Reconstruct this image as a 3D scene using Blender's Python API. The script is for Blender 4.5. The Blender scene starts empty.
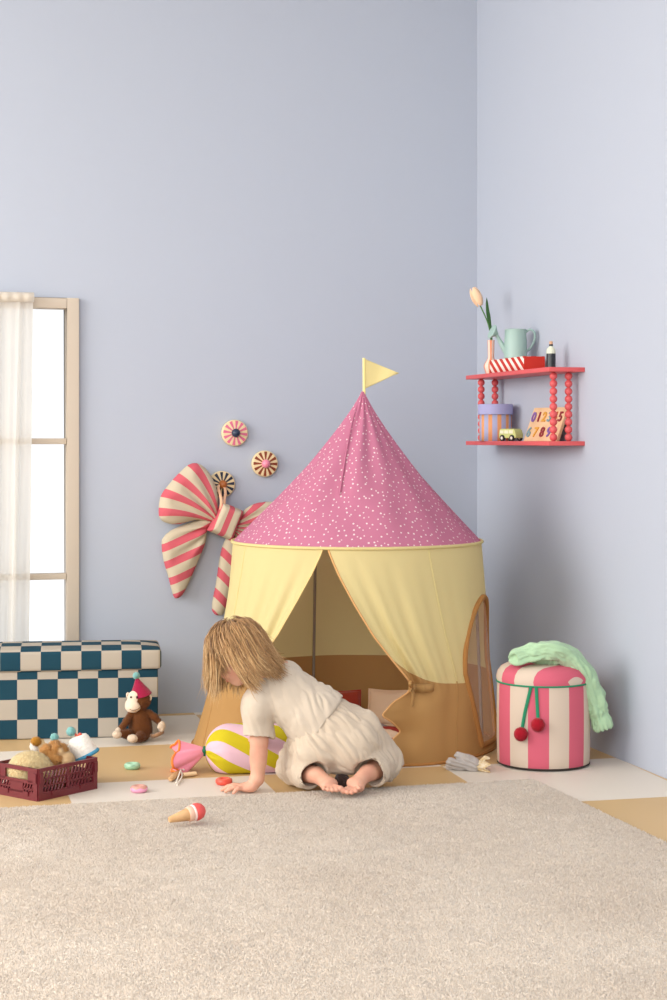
import bpy, bmesh, math, random
import numpy as np
from mathutils import Vector, Matrix

# ------------------------------------------------------------------ frames
FPX, HOR, CX, CAMH = 1700.0, 440.0, 333.0, 1.15
PSI = math.radians(15.8)
cs, sn = math.cos(PSI), math.sin(PSI)
WALL_Y, WALL_X = 7.06, 2.66
scene = bpy.context.scene
COL = scene.collection
rng = np.random.default_rng(7)
random.seed(7)
PI = math.pi


def P(px, py, D):
    """a place in front of the camera's standpoint: right, depth, height (metres)"""
    return np.array([(px - CX) * D / FPX, D, CAMH - (py - HOR) * D / FPX])


def Fl(px, py, z=0.0):
    D = (CAMH - z) * FPX / (py - HOR)
    return np.array([(px - CX) * D / FPX, D, z])


def W(v):
    """standpoint axes -> room axes"""
    v = np.asarray(v, float)
    o = v.copy()
    o[..., 0] = v[..., 0] * cs + v[..., 1] * sn
    o[..., 1] = -v[..., 0] * sn + v[..., 1] * cs
    return o


def back_wall(px, py, Y=WALL_Y):
    xr = (px - CX) / FPX
    D = Y / (cs - xr * sn)
    return np.array([D * (xr * cs + sn), Y, CAMH - (py - HOR) * D / FPX])


def right_wall(px, py, X=WALL_X):
    xr = (px - CX) / FPX
    D = X / (xr * cs + sn)
    return np.array([X, D * (-xr * sn + cs), CAMH - (py - HOR) * D / FPX])


def nrm(v):
    v = np.asarray(v, float)
    return v / (np.linalg.norm(v) + 1e-12)


# ------------------------------------------------------------------ materials
def lin(c):
    c = [x / 255.0 for x in c]
    return [x / 12.92 if x <= .04045 else ((x + .055) / 1.055) ** 2.4 for x in c] + [1.0]


MATS = {}


def mat(name, rgb, rough=.8, bump=None, spec=.3, sheen=0.0, var=None, metal=0.0, coat=0.0, transl=0.0):
    """plain painted / cloth / wood material; bump=(scale,strength[,detail]); var=(rgb2, scale)"""
    if name in MATS:
        return MATS[name]
    m = bpy.data.materials.new(name)
    m.use_nodes = True
    nt = m.node_tree
    b = nt.nodes['Principled BSDF']
    b.inputs['Base Color'].default_value = lin(rgb)
    b.inputs['Roughness'].default_value = rough
    b.inputs['Specular IOR Level'].default_value = spec
    b.inputs['Metallic'].default_value = metal
    b.inputs['Sheen Weight'].default_value = sheen
    b.inputs['Coat Weight'].default_value = coat
    tc = nt.nodes.new('ShaderNodeTexCoord')
    if var:
        n = nt.nodes.new('ShaderNodeTexNoise')
        n.inputs['Scale'].default_value = var[1]
        n.inputs['Detail'].default_value = 4
        nt.links.new(tc.outputs['Object'], n.inputs['Vector'])
        mx = nt.nodes.new('ShaderNodeMix')
        mx.data_type = 'RGBA'
        mx.inputs[6].default_value = lin(rgb)
        mx.inputs[7].default_value = lin(var[0])
        cr = nt.nodes.new('ShaderNodeMapRange')
        cr.inputs[1].default_value = .35
        cr.inputs[2].default_value = .65
        nt.links.new(n.outputs['Fac'], cr.inputs[0])
        nt.links.new(cr.outputs[0], mx.inputs[0])
        nt.links.new(mx.outputs[2], b.inputs['Base Color'])
    if bump:
        add_bump(nt, b, tc, bump)
    if transl:
        t = nt.nodes.new('ShaderNodeBsdfTranslucent')
        t.inputs['Color'].default_value = lin(rgb)
        ms = nt.nodes.new('ShaderNodeMixShader')
        ms.inputs[0].default_value = transl
        out = nt.nodes['Material Output']
        nt.links.new(b.outputs[0], ms.inputs[1])
        nt.links.new(t.outputs[0], ms.inputs[2])
        nt.links.new(ms.outputs[0], out.inputs[0])
    MATS[name] = m
    return m


def add_bump(nt, b, tc, bump, out='Object'):
    n = nt.nodes.new('ShaderNodeTexNoise')
    n.inputs['Scale'].default_value = bump[0]
    n.inputs['Detail'].default_value = bump[2] if len(bump) > 2 else 3
    nt.links.new(tc.outputs[out], n.inputs['Vector'])
    bp = nt.nodes.new('ShaderNodeBump')
    bp.inputs['Strength'].default_value = bump[1]
    bp.inputs['Distance'].default_value = .01
    nt.links.new(n.outputs['Fac'], bp.inputs['Height'])
    nt.links.new(bp.outputs[0], b.inputs['Normal'])


def stripe_mat(name, rgb1, rgb2, duty=.5, rough=.85, bump=(500, .25), spec=.2):
    """two colours woven / painted by the 'stripe' attribute of the mesh"""
    if name in MATS:
        return MATS[name]
    m = mat(name, rgb1, rough, bump, spec)
    nt = m.node_tree
    b = nt.nodes['Principled BSDF']
    a = nt.nodes.new('ShaderNodeAttribute')
    a.attribute_name = 'stripe'
    fr = nt.nodes.new('ShaderNodeMath')
    fr.operation = 'FRACT'
    nt.links.new(a.outputs['Fac'], fr.inputs[0])
    lt = nt.nodes.new('ShaderNodeMath')
    lt.operation = 'LESS_THAN'
    lt.inputs[1].default_value = duty
    nt.links.new(fr.outputs[0], lt.inputs[0])
    mx = nt.nodes.new('ShaderNodeMix')
    mx.data_type = 'RGBA'
    mx.inputs[6].default_value = lin(rgb2)
    mx.inputs[7].default_value = lin(rgb1)
    nt.links.new(lt.outputs[0], mx.inputs[0])
    nt.links.new(mx.outputs[2], b.inputs['Base Color'])
    return m


def ramp_mat(name, attr, stops, rough=.6, spec=.3, sheen=0.0, bump=None, transl=0.0):
    """colour from a per-strand / per-face attribute"""
    m = mat(name, stops[0][1], rough, bump, spec, sheen)
    nt = m.node_tree
    b = nt.nodes['Principled BSDF']
    a = nt.nodes.new('ShaderNodeAttribute')
    a.attribute_name = attr
    r = nt.nodes.new('ShaderNodeValToRGB')
    while len(r.color_ramp.elements) < len(stops):
        r.color_ramp.elements.new(.5)
    for e, (p, c) in zip(r.color_ramp.elements, stops):
        e.position = p
        e.color = lin(c)
    nt.links.new(a.outputs['Fac'], r.inputs['Fac'])
    nt.links.new(r.outputs['Color'], b.inputs['Base Color'])
    if transl:
        t = nt.nodes.new('ShaderNodeBsdfTranslucent')
        nt.links.new(r.outputs['Color'], t.inputs['Color'])
        ms = nt.nodes.new('ShaderNodeMixShader')
        ms.inputs[0].default_value = transl
        nt.links.new(b.outputs[0], ms.inputs[1])
        nt.links.new(t.outputs[0], ms.inputs[2])
        nt.links.new(ms.outputs[0], nt.nodes['Material Output'].inputs[0])
    return m


def sheer_mat(name, rgb, clear):
    if name in MATS:
        return MATS[name]
    m = mat(name, rgb, .9, (900, .1), .1)
    nt = m.node_tree
    b = nt.nodes['Principled BSDF']
    tl = nt.nodes.new('ShaderNodeBsdfTranslucent')
    tl.inputs['Color'].default_value = lin(rgb)
    tr = nt.nodes.new('ShaderNodeBsdfTransparent')
    m1 = nt.nodes.new('ShaderNodeMixShader')
    m1.inputs[0].default_value = .68
    m2 = nt.nodes.new('ShaderNodeMixShader')
    m2.inputs[0].default_value = clear
    nt.links.new(b.outputs[0], m1.inputs[1])
    nt.links.new(tl.outputs[0], m1.inputs[2])
    nt.links.new(m1.outputs[0], m2.inputs[1])
    nt.links.new(tr.outputs[0], m2.inputs[2])
    nt.links.new(m2.outputs[0], nt.nodes['Material Output'].inputs[0])
    return m


# ------------------------------------------------------------------ objects
BASE = {}
ROT = {}


def tag(o, label=None, cat=None, group=None, kind=None):
    if label:
        o['label'] = label
    if cat:
        o['category'] = cat
    if group:
        o['group'] = group
    if kind:
        o['kind'] = kind
    return o


def thing(name, loc, label, cat, rotz=0.0, group=None, frame='cam', rot=None):
    """an Empty at the thing's base; its parts are children"""
    o = bpy.data.objects.new(name, None)
    o.empty_display_size = .05
    COL.objects.link(o)
    w = W(loc) if frame == 'cam' else np.asarray(loc, float)
    o.location = w
    if rot is not None:
        R = rot
        if frame == 'cam':
            R = Matrix.Rotation(-PSI, 3, 'Z') @ rot
        o.rotation_euler = R.to_euler()
    else:
        o.rotation_euler = (0, 0, rotz - (PSI if frame == 'cam' else 0))
    BASE[o.name] = w
    ROT[o.name] = np.array(o.rotation_euler.to_matrix())
    return tag(o, label, cat, group)


def obj(name, V, Fc, m, parent=None, frame='cam', smooth=True, sharp=40, attrs=None, mi=None, uv=None,
        bevel=0.0, segs=2, solid=0.0, loc=None):
    """one mesh object.  frame 'cam': points in standpoint axes; 'room': room axes; 'local': parent's axes"""
    V = np.asarray(V, float).reshape(-1, 3)
    if frame == 'cam':
        V = W(V)
    root = parent
    while root is not None and root.parent is not None:
        root = root.parent
    if frame != 'local':
        if root is not None:
            V = V - BASE[root.name]
            if root.name in ROT:
                V = V @ ROT[root.name]
        elif loc is not None:
            V = V - (W(loc) if frame == 'cam' else np.asarray(loc))
    me = bpy.data.meshes.new(name)
    if isinstance(Fc, np.ndarray):
        n, k = Fc.shape
        me.vertices.add(len(V))
        me.vertices.foreach_set('co', V.astype(np.float32).ravel())
        me.loops.add(n * k)
        me.loops.foreach_set('vertex_index', Fc.astype(np.int32).ravel())
        me.polygons.add(n)
        me.polygons.foreach_set('loop_start', np.arange(0, n * k, k, dtype=np.int32))
        me.update(calc_edges=True)
        me.validate()
    else:
        me.from_pydata([tuple(v) for v in V], [], Fc)
    ms = m if isinstance(m, (list, tuple)) else [m]
    for q in ms:
        me.materials.append(q)
    if mi is not None:
        me.polygons.foreach_set('material_index', np.asarray(mi, np.int32))
    if attrs:
        for k, a in attrs.items():
            at = me.attributes.new(k, 'FLOAT', 'POINT')
            at.data.foreach_set('value', np.asarray(a, np.float32))
    if uv is not None:
        l = me.uv_layers.new(name='UVMap')
        li = np.zeros(len(me.loops), np.int32)
        me.loops.foreach_get('vertex_index', li)
        l.data.foreach_set('uv', np.asarray(uv, np.float32)[li].ravel())
    if bevel:
        bm = bmesh.new()
        bm.from_mesh(me)
        bmesh.ops.remove_doubles(bm, verts=bm.verts, dist=1e-6)
        ed = [e for e in bm.edges if len(e.link_faces) == 2 and e.calc_face_angle(0) > .5]
        bmesh.ops.bevel(bm, geom=ed, offset=bevel, segments=segs, affect='EDGES', profile=.6)
        bm.to_mesh(me)
        bm.free()
    if smooth:
        me.polygons.foreach_set('use_smooth', np.ones(len(me.polygons), bool))
        if sharp:
            me.set_sharp_from_angle(angle=math.radians(sharp))
    o = bpy.data.objects.new(name, me)
    COL.objects.link(o)
    if parent is not None:
        o.parent = parent
    elif loc is not None:
        o.location = W(loc) if frame == 'cam' else loc
        BASE[o.name] = np.array(o.location)
    else:
        BASE[o.name] = np.zeros(3)
    if solid:
        md = o.modifiers.new('thickness', 'SOLIDIFY')
        md.thickness = solid
        md.offset = 0
    return o


class MB:
    """collects simple shapes into ONE mesh"""

    def __init__(s):
        s.v, s.f, s.m, s.a = [], [], [], []

    def add(s, V, Fc, mi=0, a=None):
        b = len(s.v)
        s.v += [tuple(x) for x in V]
        s.f += [tuple(i + b for i in q) for q in Fc]
        s.m += [mi] * len(Fc)
        s.a += list(a) if a is not None else [0.0] * len(V)
        return s

    def box(s, c, d, R=None, mi=0):
        x, y, z = [q / 2 for q in d]
        V = np.array([(i * x, j * y, k * z) for i in (-1, 1) for j in (-1, 1) for k in (-1, 1)])
        if R is not None:
            V = V @ np.asarray(R).T
        return s.add(V + np.asarray(c), [(0, 1, 3, 2), (4, 6, 7, 5), (0, 4, 5, 1), (2, 3, 7, 6), (0, 2, 6, 4), (1, 5, 7, 3)], mi)

    def lathe(s, prof, n=32, c=(0, 0, 0), R=None, mi=0, cap=True, a=None):
        V, A = [], []
        for r, z in prof:
            for i in range(n):
                t = 2 * PI * i / n
                V.append((r * math.cos(t), r * math.sin(t), z))
        V = np.array(V)
        if R is not None:
            V = V @ np.asarray(R).T
        V = V + np.asarray(c)
        Fc = []
        for k in range(len(prof) - 1):
            for i in range(n):
                j = (i + 1) % n
                Fc.append((k * n + i, k * n + j, (k + 1) * n + j, (k + 1) * n + i))
        if cap:
            Fc.append(tuple(range(n))[::-1])
            Fc.append(tuple((len(prof) - 1) * n + i for i in range(n)))
        return s.add(V, Fc, mi)

    def tube(s, path, rad, n=10, mi=0, up=None, flat=(1, 1), a=None, cap=True):
        path = np.asarray(path, float)
        m = len(path)
        rad = np.broadcast_to(np.asarray(rad, float), (m,))
        T = np.gradient(path, axis=0)
        u = np.asarray(up if up is not None else (0.13, .21, 1.0), float)
        V = []
        for i in range(m):
            t = nrm(T[i])
            sd = np.cross(t, u)
            if np.linalg.norm(sd) < 1e-4:
                sd = np.cross(t, (1, 0, 0))
            sd = nrm(sd)
            w = nrm(np.cross(sd, t))
            u = w
            for k in range(n):
                g = 2 * PI * k / n
                V.append(path[i] + rad[i] * (flat[0] * math.cos(g) * sd + flat[1] * math.sin(g) * w))
        Fc = []
        for i in range(m - 1):
            for k in range(n):
                j = (k + 1) % n
                Fc.append((i * n + k, i * n + j, (i + 1) * n + j, (i + 1) * n + k))
        if cap:
            Fc.append(tuple(range(n))[::-1])
            Fc.append(tuple((m - 1) * n + k for k in range(n)))
        return s.add(V, Fc, mi, None if a is None else np.repeat(np.broadcast_to(a, (m,)), n))

    def ball(s, c, r, n=20, R=None, mi=0):
        r = np.broadcast_to(np.asarray(r, float), (3,))
        k = max(6, n // 2)
        V = [(0, 0, -1)]
        for i in range(1, k):
            t = -PI / 2 + PI * i / k
            for j in range(n):
                V.append((math.cos(t) * math.cos(2 * PI * j / n), math.cos(t) * math.sin(2 * PI * j / n), math.sin(t)))
        V.append((0, 0, 1))
        Fc = [(0, 1 + (j + 1) % n, 1 + j) for j in range(n)]
        for i in range(k - 2):
            for j in range(n):
                q = (j + 1) % n
                Fc.append((1 + i * n + j, 1 + i * n + q, 1 + (i + 1) * n + q, 1 + (i + 1) * n + j))
        L = len(V) - 1
        b = 1 + (k - 2) * n
        Fc += [(L, b + j, b + (j + 1) % n) for j in range(n)]
        V = np.array(V) * r
        if R is not None:
            V = V @ np.asarray(R).T
        return s.add(V + np.asarray(c), Fc, mi)

    def torus(s, c, R, r, n=40, k=12, M=None, mi=0, sq=1.0):
        V, Fc = [], []
        for i in range(n):
            a = 2 * PI * i / n
            for j in range(k):
                b = 2 * PI * j / k
                V.append(((R + r * math.cos(b)) * math.cos(a), (R + r * math.cos(b)) * math.sin(a), sq * r * math.sin(b)))
                i2, j2 = (i + 1) % n, (j + 1) % k
                Fc.append((i * k + j, i2 * k + j, i2 * k + j2, i * k + j2))
        V = np.array(V)
        if M is not None:
            V = V @ np.asarray(M).T
        return s.add(V + np.asarray(c), Fc, mi)

    def build(s, name, m, parent=None, frame='cam', attr=None, **k):
        at = {attr: s.a} if attr else None
        return obj(name, s.v, s.f, m, parent, frame, mi=s.m if isinstance(m, (list, tuple)) else None, attrs=at, **k)


def grid_faces(nu, nv, closed=False):
    i, j = np.meshgrid(np.arange(nu if closed else nu - 1), np.arange(nv - 1), indexing='ij')
    i, j = i.ravel(), j.ravel()
    i2 = (i + 1) % nu
    return np.stack([i * nv + j, i2 * nv + j, i2 * nv + j + 1, i * nv + j + 1], 1)


def spline(pts, n):
    """smooth curve through points (Catmull-Rom)"""
    p = np.asarray(pts, float)
    p = np.vstack([2 * p[0] - p[1], p, 2 * p[-1] - p[-2]])
    out = []
    k = len(p) - 3
    for t in np.linspace(0, k, n):
        i = min(int(t), k - 1)
        u = t - i
        a, b, c, d = p[i], p[i + 1], p[i + 2], p[i + 3]
        out.append(.5 * ((2 * b) + (-a + c) * u + (2 * a - 5 * b + 4 * c - d) * u * u + (-a + 3 * b - 3 * c + d) * u ** 3))
    return np.array(out)


def vnoise(p, s=1.0, seed=0):
    """smooth value noise in -1..1, vectorised"""
    q = np.asarray(p, float) * s + seed * 17.31
    i = np.floor(q).astype(np.int64)
    f = q - i
    f = f * f * (3 - 2 * f)

    def h(a):
        n = (a[..., 0] * 73856093) ^ (a[..., 1] * 19349663) ^ (a[..., 2] * 83492791)
        n = (n ^ (n >> 13)) * 1274126177 & 0x7fffffff
        return (n % 65536) / 32768.0 - 1
    r = 0
    for a in (0, 1):
        for b in (0, 1):
            for c in (0, 1):
                w = (f[..., 0] if a else 1 - f[..., 0]) * (f[..., 1] if b else 1 - f[..., 1]) * (f[..., 2] if c else 1 - f[..., 2])
                r = r + w * h(i + np.array([a, b, c]))
    return r


def surfnets(f, lo, h):
    s = f < 0
    nx, ny, nz = f.shape
    cnt = np.zeros((nx - 1, ny - 1, nz - 1), np.int8)
    C = [(i, j, k) for i in (0, 1) for j in (0, 1) for k in (0, 1)]
    for i, j, k in C:
        cnt += s[i:nx - 1 + i, j:ny - 1 + j, k:nz - 1 + k]
    act = (cnt > 0) & (cnt < 8)
    ii = np.argwhere(act)
    idx = np.full(act.shape, -1, np.int64)
    idx[act] = np.arange(len(ii))
    pos = np.zeros((len(ii), 3))
    num = np.zeros(len(ii))
    for a in C:
        for b in C:
            if sum(b) - sum(a) == 1 and all(y >= x for x, y in zip(a, b)):
                va = f[ii[:, 0] + a[0], ii[:, 1] + a[1], ii[:, 2] + a[2]]
                vb = f[ii[:, 0] + b[0], ii[:, 1] + b[1], ii[:, 2] + b[2]]
                m = (va < 0) != (vb < 0)
                t = va[m] / (va[m] - vb[m])
                pos[m] += np.array(a) + (np.array(b) - np.array(a)) * t[:, None]
                num[m] += 1
    V = np.asarray(lo) + (ii + pos / num[:, None]) * h
    Q = []
    for ax in range(3):
        s0 = np.moveaxis(s, (ax, (ax + 1) % 3, (ax + 2) % 3), (0, 1, 2))
        id0 = np.moveaxis(idx, (ax, (ax + 1) % 3, (ax + 2) % 3), (0, 1, 2))
        A, B = s0[:-1, 1:-1, 1:-1], s0[1:, 1:-1, 1:-1]
        e = np.argwhere(A != B)
        i, j, k = e[:, 0], e[:, 1] + 1, e[:, 2] + 1
        q = np.stack([id0[i, j - 1, k - 1], id0[i, j, k - 1], id0[i, j, k], id0[i, j - 1, k]], 1)
        fl = ~A[e[:, 0], e[:, 1], e[:, 2]]
        q[fl] = q[fl][:, ::-1]
        Q.append(q)
    return V, np.concatenate(Q)


def smooth_mesh(V, Q, it=2, lam=.5):
    a = np.concatenate([Q[:, i] for i in range(4)])
    b = np.concatenate([Q[:, (i + 1) % 4] for i in range(4)])
    n = len(V)
    dg = np.bincount(a, minlength=n) + np.bincount(b, minlength=n)
    V = V.copy()
    for _ in range(it):
        for sgn in (lam, -lam * .9):
            S = np.stack([np.bincount(a, V[b, c], n) + np.bincount(b, V[a, c], n) for c in range(3)], 1) / np.maximum(dg, 1)[:, None]
            V += sgn * (S - V)
    return V


def normals(V, Q):
    fn = np.cross(V[Q[:, 2]] - V[Q[:, 0]], V[Q[:, 3]] - V[Q[:, 1]])
    N = np.zeros_like(V)
    for i in range(4):
        for c in range(3):
            N[:, c] += np.bincount(Q[:, i], fn[:, c], len(V))
    return N / (np.linalg.norm(N, axis=1, keepdims=True) + 1e-12)


class SDF:
    """soft-blended solid shapes, meshed as one continuous surface"""
    CAP = .02

    def __init__(s, lo, hi, h):
        s.lo = np.asarray(lo, float)
        s.h = h
        s.n = np.ceil((np.asarray(hi, float) - s.lo) / h).astype(int) + 1
        s.f = np.full(tuple(s.n), s.CAP, np.float32)
        s.ax = [s.lo[i] + h * np.arange(s.n[i]) for i in range(3)]

    def blk(s, a, b, pad):
        i0 = np.clip(np.floor((np.asarray(a) - pad - s.lo) / s.h).astype(int), 0, s.n)
        i1 = np.clip(np.ceil((np.asarray(b) + pad - s.lo) / s.h).astype(int) + 1, 0, s.n)
        sl = tuple(slice(x, y) for x, y in zip(i0, i1))
        g = np.meshgrid(*[s.ax[i][sl[i]] for i in range(3)], indexing='ij')
        return sl, np.stack(g, -1)

    def put(s, sl, d, k, op):
        a = s.f[sl]
        if op == 'sub':
            if k > 0:
                hh = np.clip(.5 - .5 * (a + d) / k, 0, 1)
                s.f[sl] = a * (1 - hh) + (-d) * hh + k * hh * (1 - hh)
            else:
                s.f[sl] = np.maximum(a, -d)
            return s
        if k > 0:
            hh = np.clip(.5 + .5 * (d - a) / k, 0, 1)
            s.f[sl] = d * (1 - hh) + a * hh - k * hh * (1 - hh)
        else:
            s.f[sl] = np.minimum(a, d)
        return s

    def cone(s, p, q, r1, r2, k=.01, op='add'):
        p, q = np.asarray(p, float), np.asarray(q, float)
        R = max(r1, r2)
        sl, g = s.blk(np.minimum(p, q) - R, np.maximum(p, q) + R, s.CAP + k)
        if g.size == 0:
            return s
        ba = q - p
        t = np.clip(((g - p) @ ba) / (ba @ ba + 1e-12), 0, 1)
        d = np.linalg.norm(g - p - t[..., None] * ba, axis=-1) - (r1 + (r2 - r1) * t)
        return s.put(sl, d, k, op)

    def chain(s, pts, rad, k=.01, op='add'):
        rad = np.broadcast_to(np.asarray(rad, float), (len(pts),))
        for i in range(len(pts) - 1):
            s.cone(pts[i], pts[i + 1], rad[i], rad[i + 1], k, op)
        return s

    def ell(s, c, r, R=None, k=.01, op='add'):
        c, r = np.asarray(c, float), np.broadcast_to(np.asarray(r, float), (3,))
        M = max(r)
        sl, g = s.blk(c - M, c + M, s.CAP + k)
        if g.size == 0:
            return s
        l = g - c
        if R is not None:
            l = l @ np.asarray(R)          # columns of R are the axes
        k0 = np.linalg.norm(l / r, axis=-1)
        k1 = np.linalg.norm(l / (r * r), axis=-1) + 1e-6
        return s.put(sl, k0 * (k0 - 1) / k1, k, op)

    def cut(s, p, n, k=0.0):
        """remove what lies on the side n points to"""
        g = np.meshgrid(*s.ax, indexing='ij', sparse=True)
        n = nrm(n)
        d = (g[0] - p[0]) * n[0] + (g[1] - p[1]) * n[1] + (g[2] - p[2]) * n[2]
        s.f = np.maximum(s.f, d.astype(np.float32))
        return s

    def mesh(s, sm=2):
        V, Q = surfnets(s.f, s.lo, s.h)
        return (smooth_mesh(V, Q, sm) if sm else V), Q


def sdf_obj(name, s, m, parent, disp=None, sm=2, **k):
    V, Q = s.mesh(sm)
    if disp is not None:
        V = V + normals(V, Q) * disp(V)[:, None]
    return obj(name, V, Q, m, parent, sharp=0, **k)


def fur(V, Q, n, length, width, seed=3, droop=.15, mess=.45):
    """short pile standing on a plush surface: adds little spikes to the same mesh (triangles)"""
    r = np.random.default_rng(seed)
    T = np.concatenate([Q[:, [0, 1, 2]], Q[:, [0, 2, 3]]])
    a, b, c = V[T[:, 0]], V[T[:, 1]], V[T[:, 2]]
    fn = np.cross(b - a, c - a)
    ar = np.linalg.norm(fn, axis=1)
    k = r.choice(len(T), n, p=ar / ar.sum())
    u, v = r.random(n), r.random(n)
    fl = u + v > 1
    u[fl], v[fl] = 1 - u[fl], 1 - v[fl]
    p = a[k] + (b[k] - a[k]) * u[:, None] + (c[k] - a[k]) * v[:, None]
    N = fn[k] / (ar[k, None] + 1e-12)
    d = N + r.normal(0, mess, (n, 3)) + np.array((0, 0, -droop))
    d /= np.linalg.norm(d, axis=1, keepdims=True)
    s1 = np.cross(N, r.normal(0, 1, (n, 3)))
    s1 /= np.linalg.norm(s1, axis=1, keepdims=True) + 1e-9
    s2 = np.cross(N, s1)
    L = length * r.uniform(.6, 1.25, n)[:, None]
    P_ = np.stack([p + width * s1, p + width * (-.5 * s1 + .87 * s2), p + width * (-.5 * s1 - .87 * s2), p + d * L], 1)
    o = (len(V) + 4 * np.arange(n))[:, None]
    F3 = np.concatenate([o + np.array([[0, 1, 3]]), o + np.array([[1, 2, 3]]), o + np.array([[2, 0, 3]])])
    return np.concatenate([V, P_.reshape(-1, 3)]), np.concatenate([T, F3])


def plush_obj(name, s, m, parent, n=5000, length=.006, width=.0011, disp=None, sm=2, **k):
    V, Q = s.mesh(sm)
    if disp is not None:
        V = V + normals(V, Q) * disp(V)[:, None]
    V, T = fur(V, Q, n, length, width)
    return obj(name, V, T, m, parent, sharp=0, **k)


def plush_ball(name, c, r, m, parent, n=1500, length=.005, width=.001):
    b = MB().ball((0, 0, 0), r, 26)
    V = np.array(b.v)
    V = V * (1 + .05 * vnoise(V, 300))[:, None] + np.asarray(c)
    q = np.array([f if len(f) == 4 else (f[0], f[1], f[2], f[2]) for f in b.f])
    V, T = fur(V, q, n, length, width)
    T = T[(T[:, 0] != T[:, 1]) & (T[:, 1] != T[:, 2]) & (T[:, 0] != T[:, 2])]
    return obj(name, V, T, m, parent, sharp=0)


def smooth_table(x, xs, ys, w=.02):
    g = np.linspace(xs[0], xs[-1], 400)
    y = np.interp(g, xs, ys)
    k = max(3, int(w * 400) | 1)
    ker = np.hanning(k + 2)
    ker /= ker.sum()
    y = np.convolve(np.pad(y, len(ker) // 2, mode='edge'), ker, mode='valid')[:400]
    return np.interp(x, g, y)


def axes(a, b):
    """3x3 whose columns are: a, b made square to a, and their cross"""
    a = nrm(a)
    b = nrm(np.asarray(b) - np.dot(b, a) * a)
    return np.stack([a, b, np.cross(a, b)], 1)

# ================================================================== the room
M_wall = mat('lavender_wall_paint', (179, 186, 199), .85, (60, .03), .2)
M_blocker = mat('white_blocker_paint', (235, 235, 235), .9)
M_tan = mat('tan_floor_square', (202, 170, 122), .5, (25, .02), .35)
M_white_tile = mat('cream_floor_square', (222, 213, 200), .5, (25, .02), .35)
M_frame = mat('cream_window_wood', (200, 187, 170), .6, (40, .04))


def floor_mesh():
    a0 = math.radians(13.9)
    a, b = np.array([math.cos(a0), math.sin(a0)]), np.array([-math.sin(a0), math.cos(a0)])
    S, u0, v0 = .661, .490, 5.062
    bm = bmesh.new()
    for i in range(-7, 6):
        for j in range(-9, 5):
            q = []
            for di, dj in ((0, 0), (1, 0), (1, 1), (0, 1)):
                p = a * (u0 + (i + di) * S) + b * (v0 + (j + dj) * S)
                q.append(bm.verts.new(W((p[0], p[1], 0.0))))
            f = bm.faces.new(q)
            f.material_index = (i + j) % 2
    bmesh.ops.remove_doubles(bm, verts=bm.verts, dist=1e-4)
    for co, no in (((WALL_X, 0, 0), (1, 0, 0)), ((0, WALL_Y, 0), (0, 1, 0))):
        bmesh.ops.bisect_plane(bm, geom=bm.verts[:] + bm.edges[:] + bm.faces[:], plane_co=co, plane_no=no, clear_outer=True)
    me = bpy.data.meshes.new('floor')
    bm.to_mesh(me)
    bm.free()
    me.materials.append(M_white_tile)
    me.materials.append(M_tan)
    o = bpy.data.objects.new('floor', me)
    COL.objects.link(o)
    return tag(o, kind='structure')


floor_mesh()
XL = -2.6
WH = 3.25
# window opening in the back wall
wx1, wz1 = back_wall(78.5, 298.5)[0], back_wall(78.5, 298.5)[2]
wx0, wz0 = wx1 - 1.02, .16
mb = MB()
T = .12
for x0, x1, z0, z1 in ((XL, wx0, 0, WH), (wx1, WALL_X + T, 0, WH), (wx0, wx1, 0, wz0), (wx0, wx1, wz1, WH)):
    mb.box(((x0 + x1) / 2, WALL_Y + T / 2, (z0 + z1) / 2), (x1 - x0, T, z1 - z0))
tag(mb.build('wall_back', M_wall, frame='room', smooth=False), kind='structure')
mb = MB().box((WALL_X + T / 2, WALL_Y / 2 + .5, WH / 2), (T, WALL_Y - 1.0, WH))
tag(mb.build('wall_right', M_wall, frame='room', smooth=False), kind='structure')

tag(MB().box(((XL + WALL_X) / 2, WALL_Y / 2 + .9, WH + .05), (WALL_X - XL + .2, WALL_Y - 1.6, .1)).build('light_blocking_ceiling', M_blocker, frame='room', smooth=False), kind='structure')  # unseen ceiling, added to cut the ambient light from above

# window_1 : outer frame, cross bars, panes
fw = .05
mb = MB()
yc, dep = WALL_Y + .02, .09
for x0, x1, z0, z1 in ((wx0, wx0 + fw, wz0, wz1), (wx1 - fw, wx1, wz0, wz1), (wx0 + fw, wx1 - fw, wz1 - fw + .006, wz1), (wx0 + fw, wx1 - fw, wz0, wz0 + fw)):
    mb.box(((x0 + x1) / 2, yc, (z0 + z1) / 2), (x1 - x0, dep, z1 - z0))
win = tag(mb.build('window_1', M_frame, frame='room', bevel=.004), kind='structure')
for py in (441.3, 576.3):
    z = back_wall(67, py)[2]
    MB().box(((wx0 + wx1) / 2, yc, z), (wx1 - wx0 - 2 * fw, .05, .025)).build('glazing_bar', M_frame, win, 'room', bevel=.003)
MB().box(((wx0 + wx1) / 2, yc, (wz0 + wz1) / 2), (.025, .045, wz1 - wz0 - 2 * fw)).build('glazing_bar', M_frame, win, 'room', bevel=.003)
gm = bpy.data.materials.new('clear_window_glass')
gm.use_nodes = True
nt = gm.node_tree
nt.nodes.remove(nt.nodes['Principled BSDF'])
t1, g1, mx = nt.nodes.new('ShaderNodeBsdfTransparent'), nt.nodes.new('ShaderNodeBsdfGlossy'), nt.nodes.new('ShaderNodeMixShader')
g1.inputs['Roughness'].default_value = .0
fr = nt.nodes.new('ShaderNodeFresnel')
nt.links.new(fr.outputs[0], mx.inputs[0])
nt.links.new(t1.outputs[0], mx.inputs[1])
nt.links.new(g1.outputs[0], mx.inputs[2])
nt.links.new(mx.outputs[0], nt.nodes['Material Output'].inputs[0])
MB().box(((wx0 + wx1) / 2, yc + .01, (wz0 + wz1) / 2), (wx1 - wx0 - 2 * fw, .004, wz1 - wz0 - 2 * fw)).build('pane', gm, win, 'room')

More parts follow.
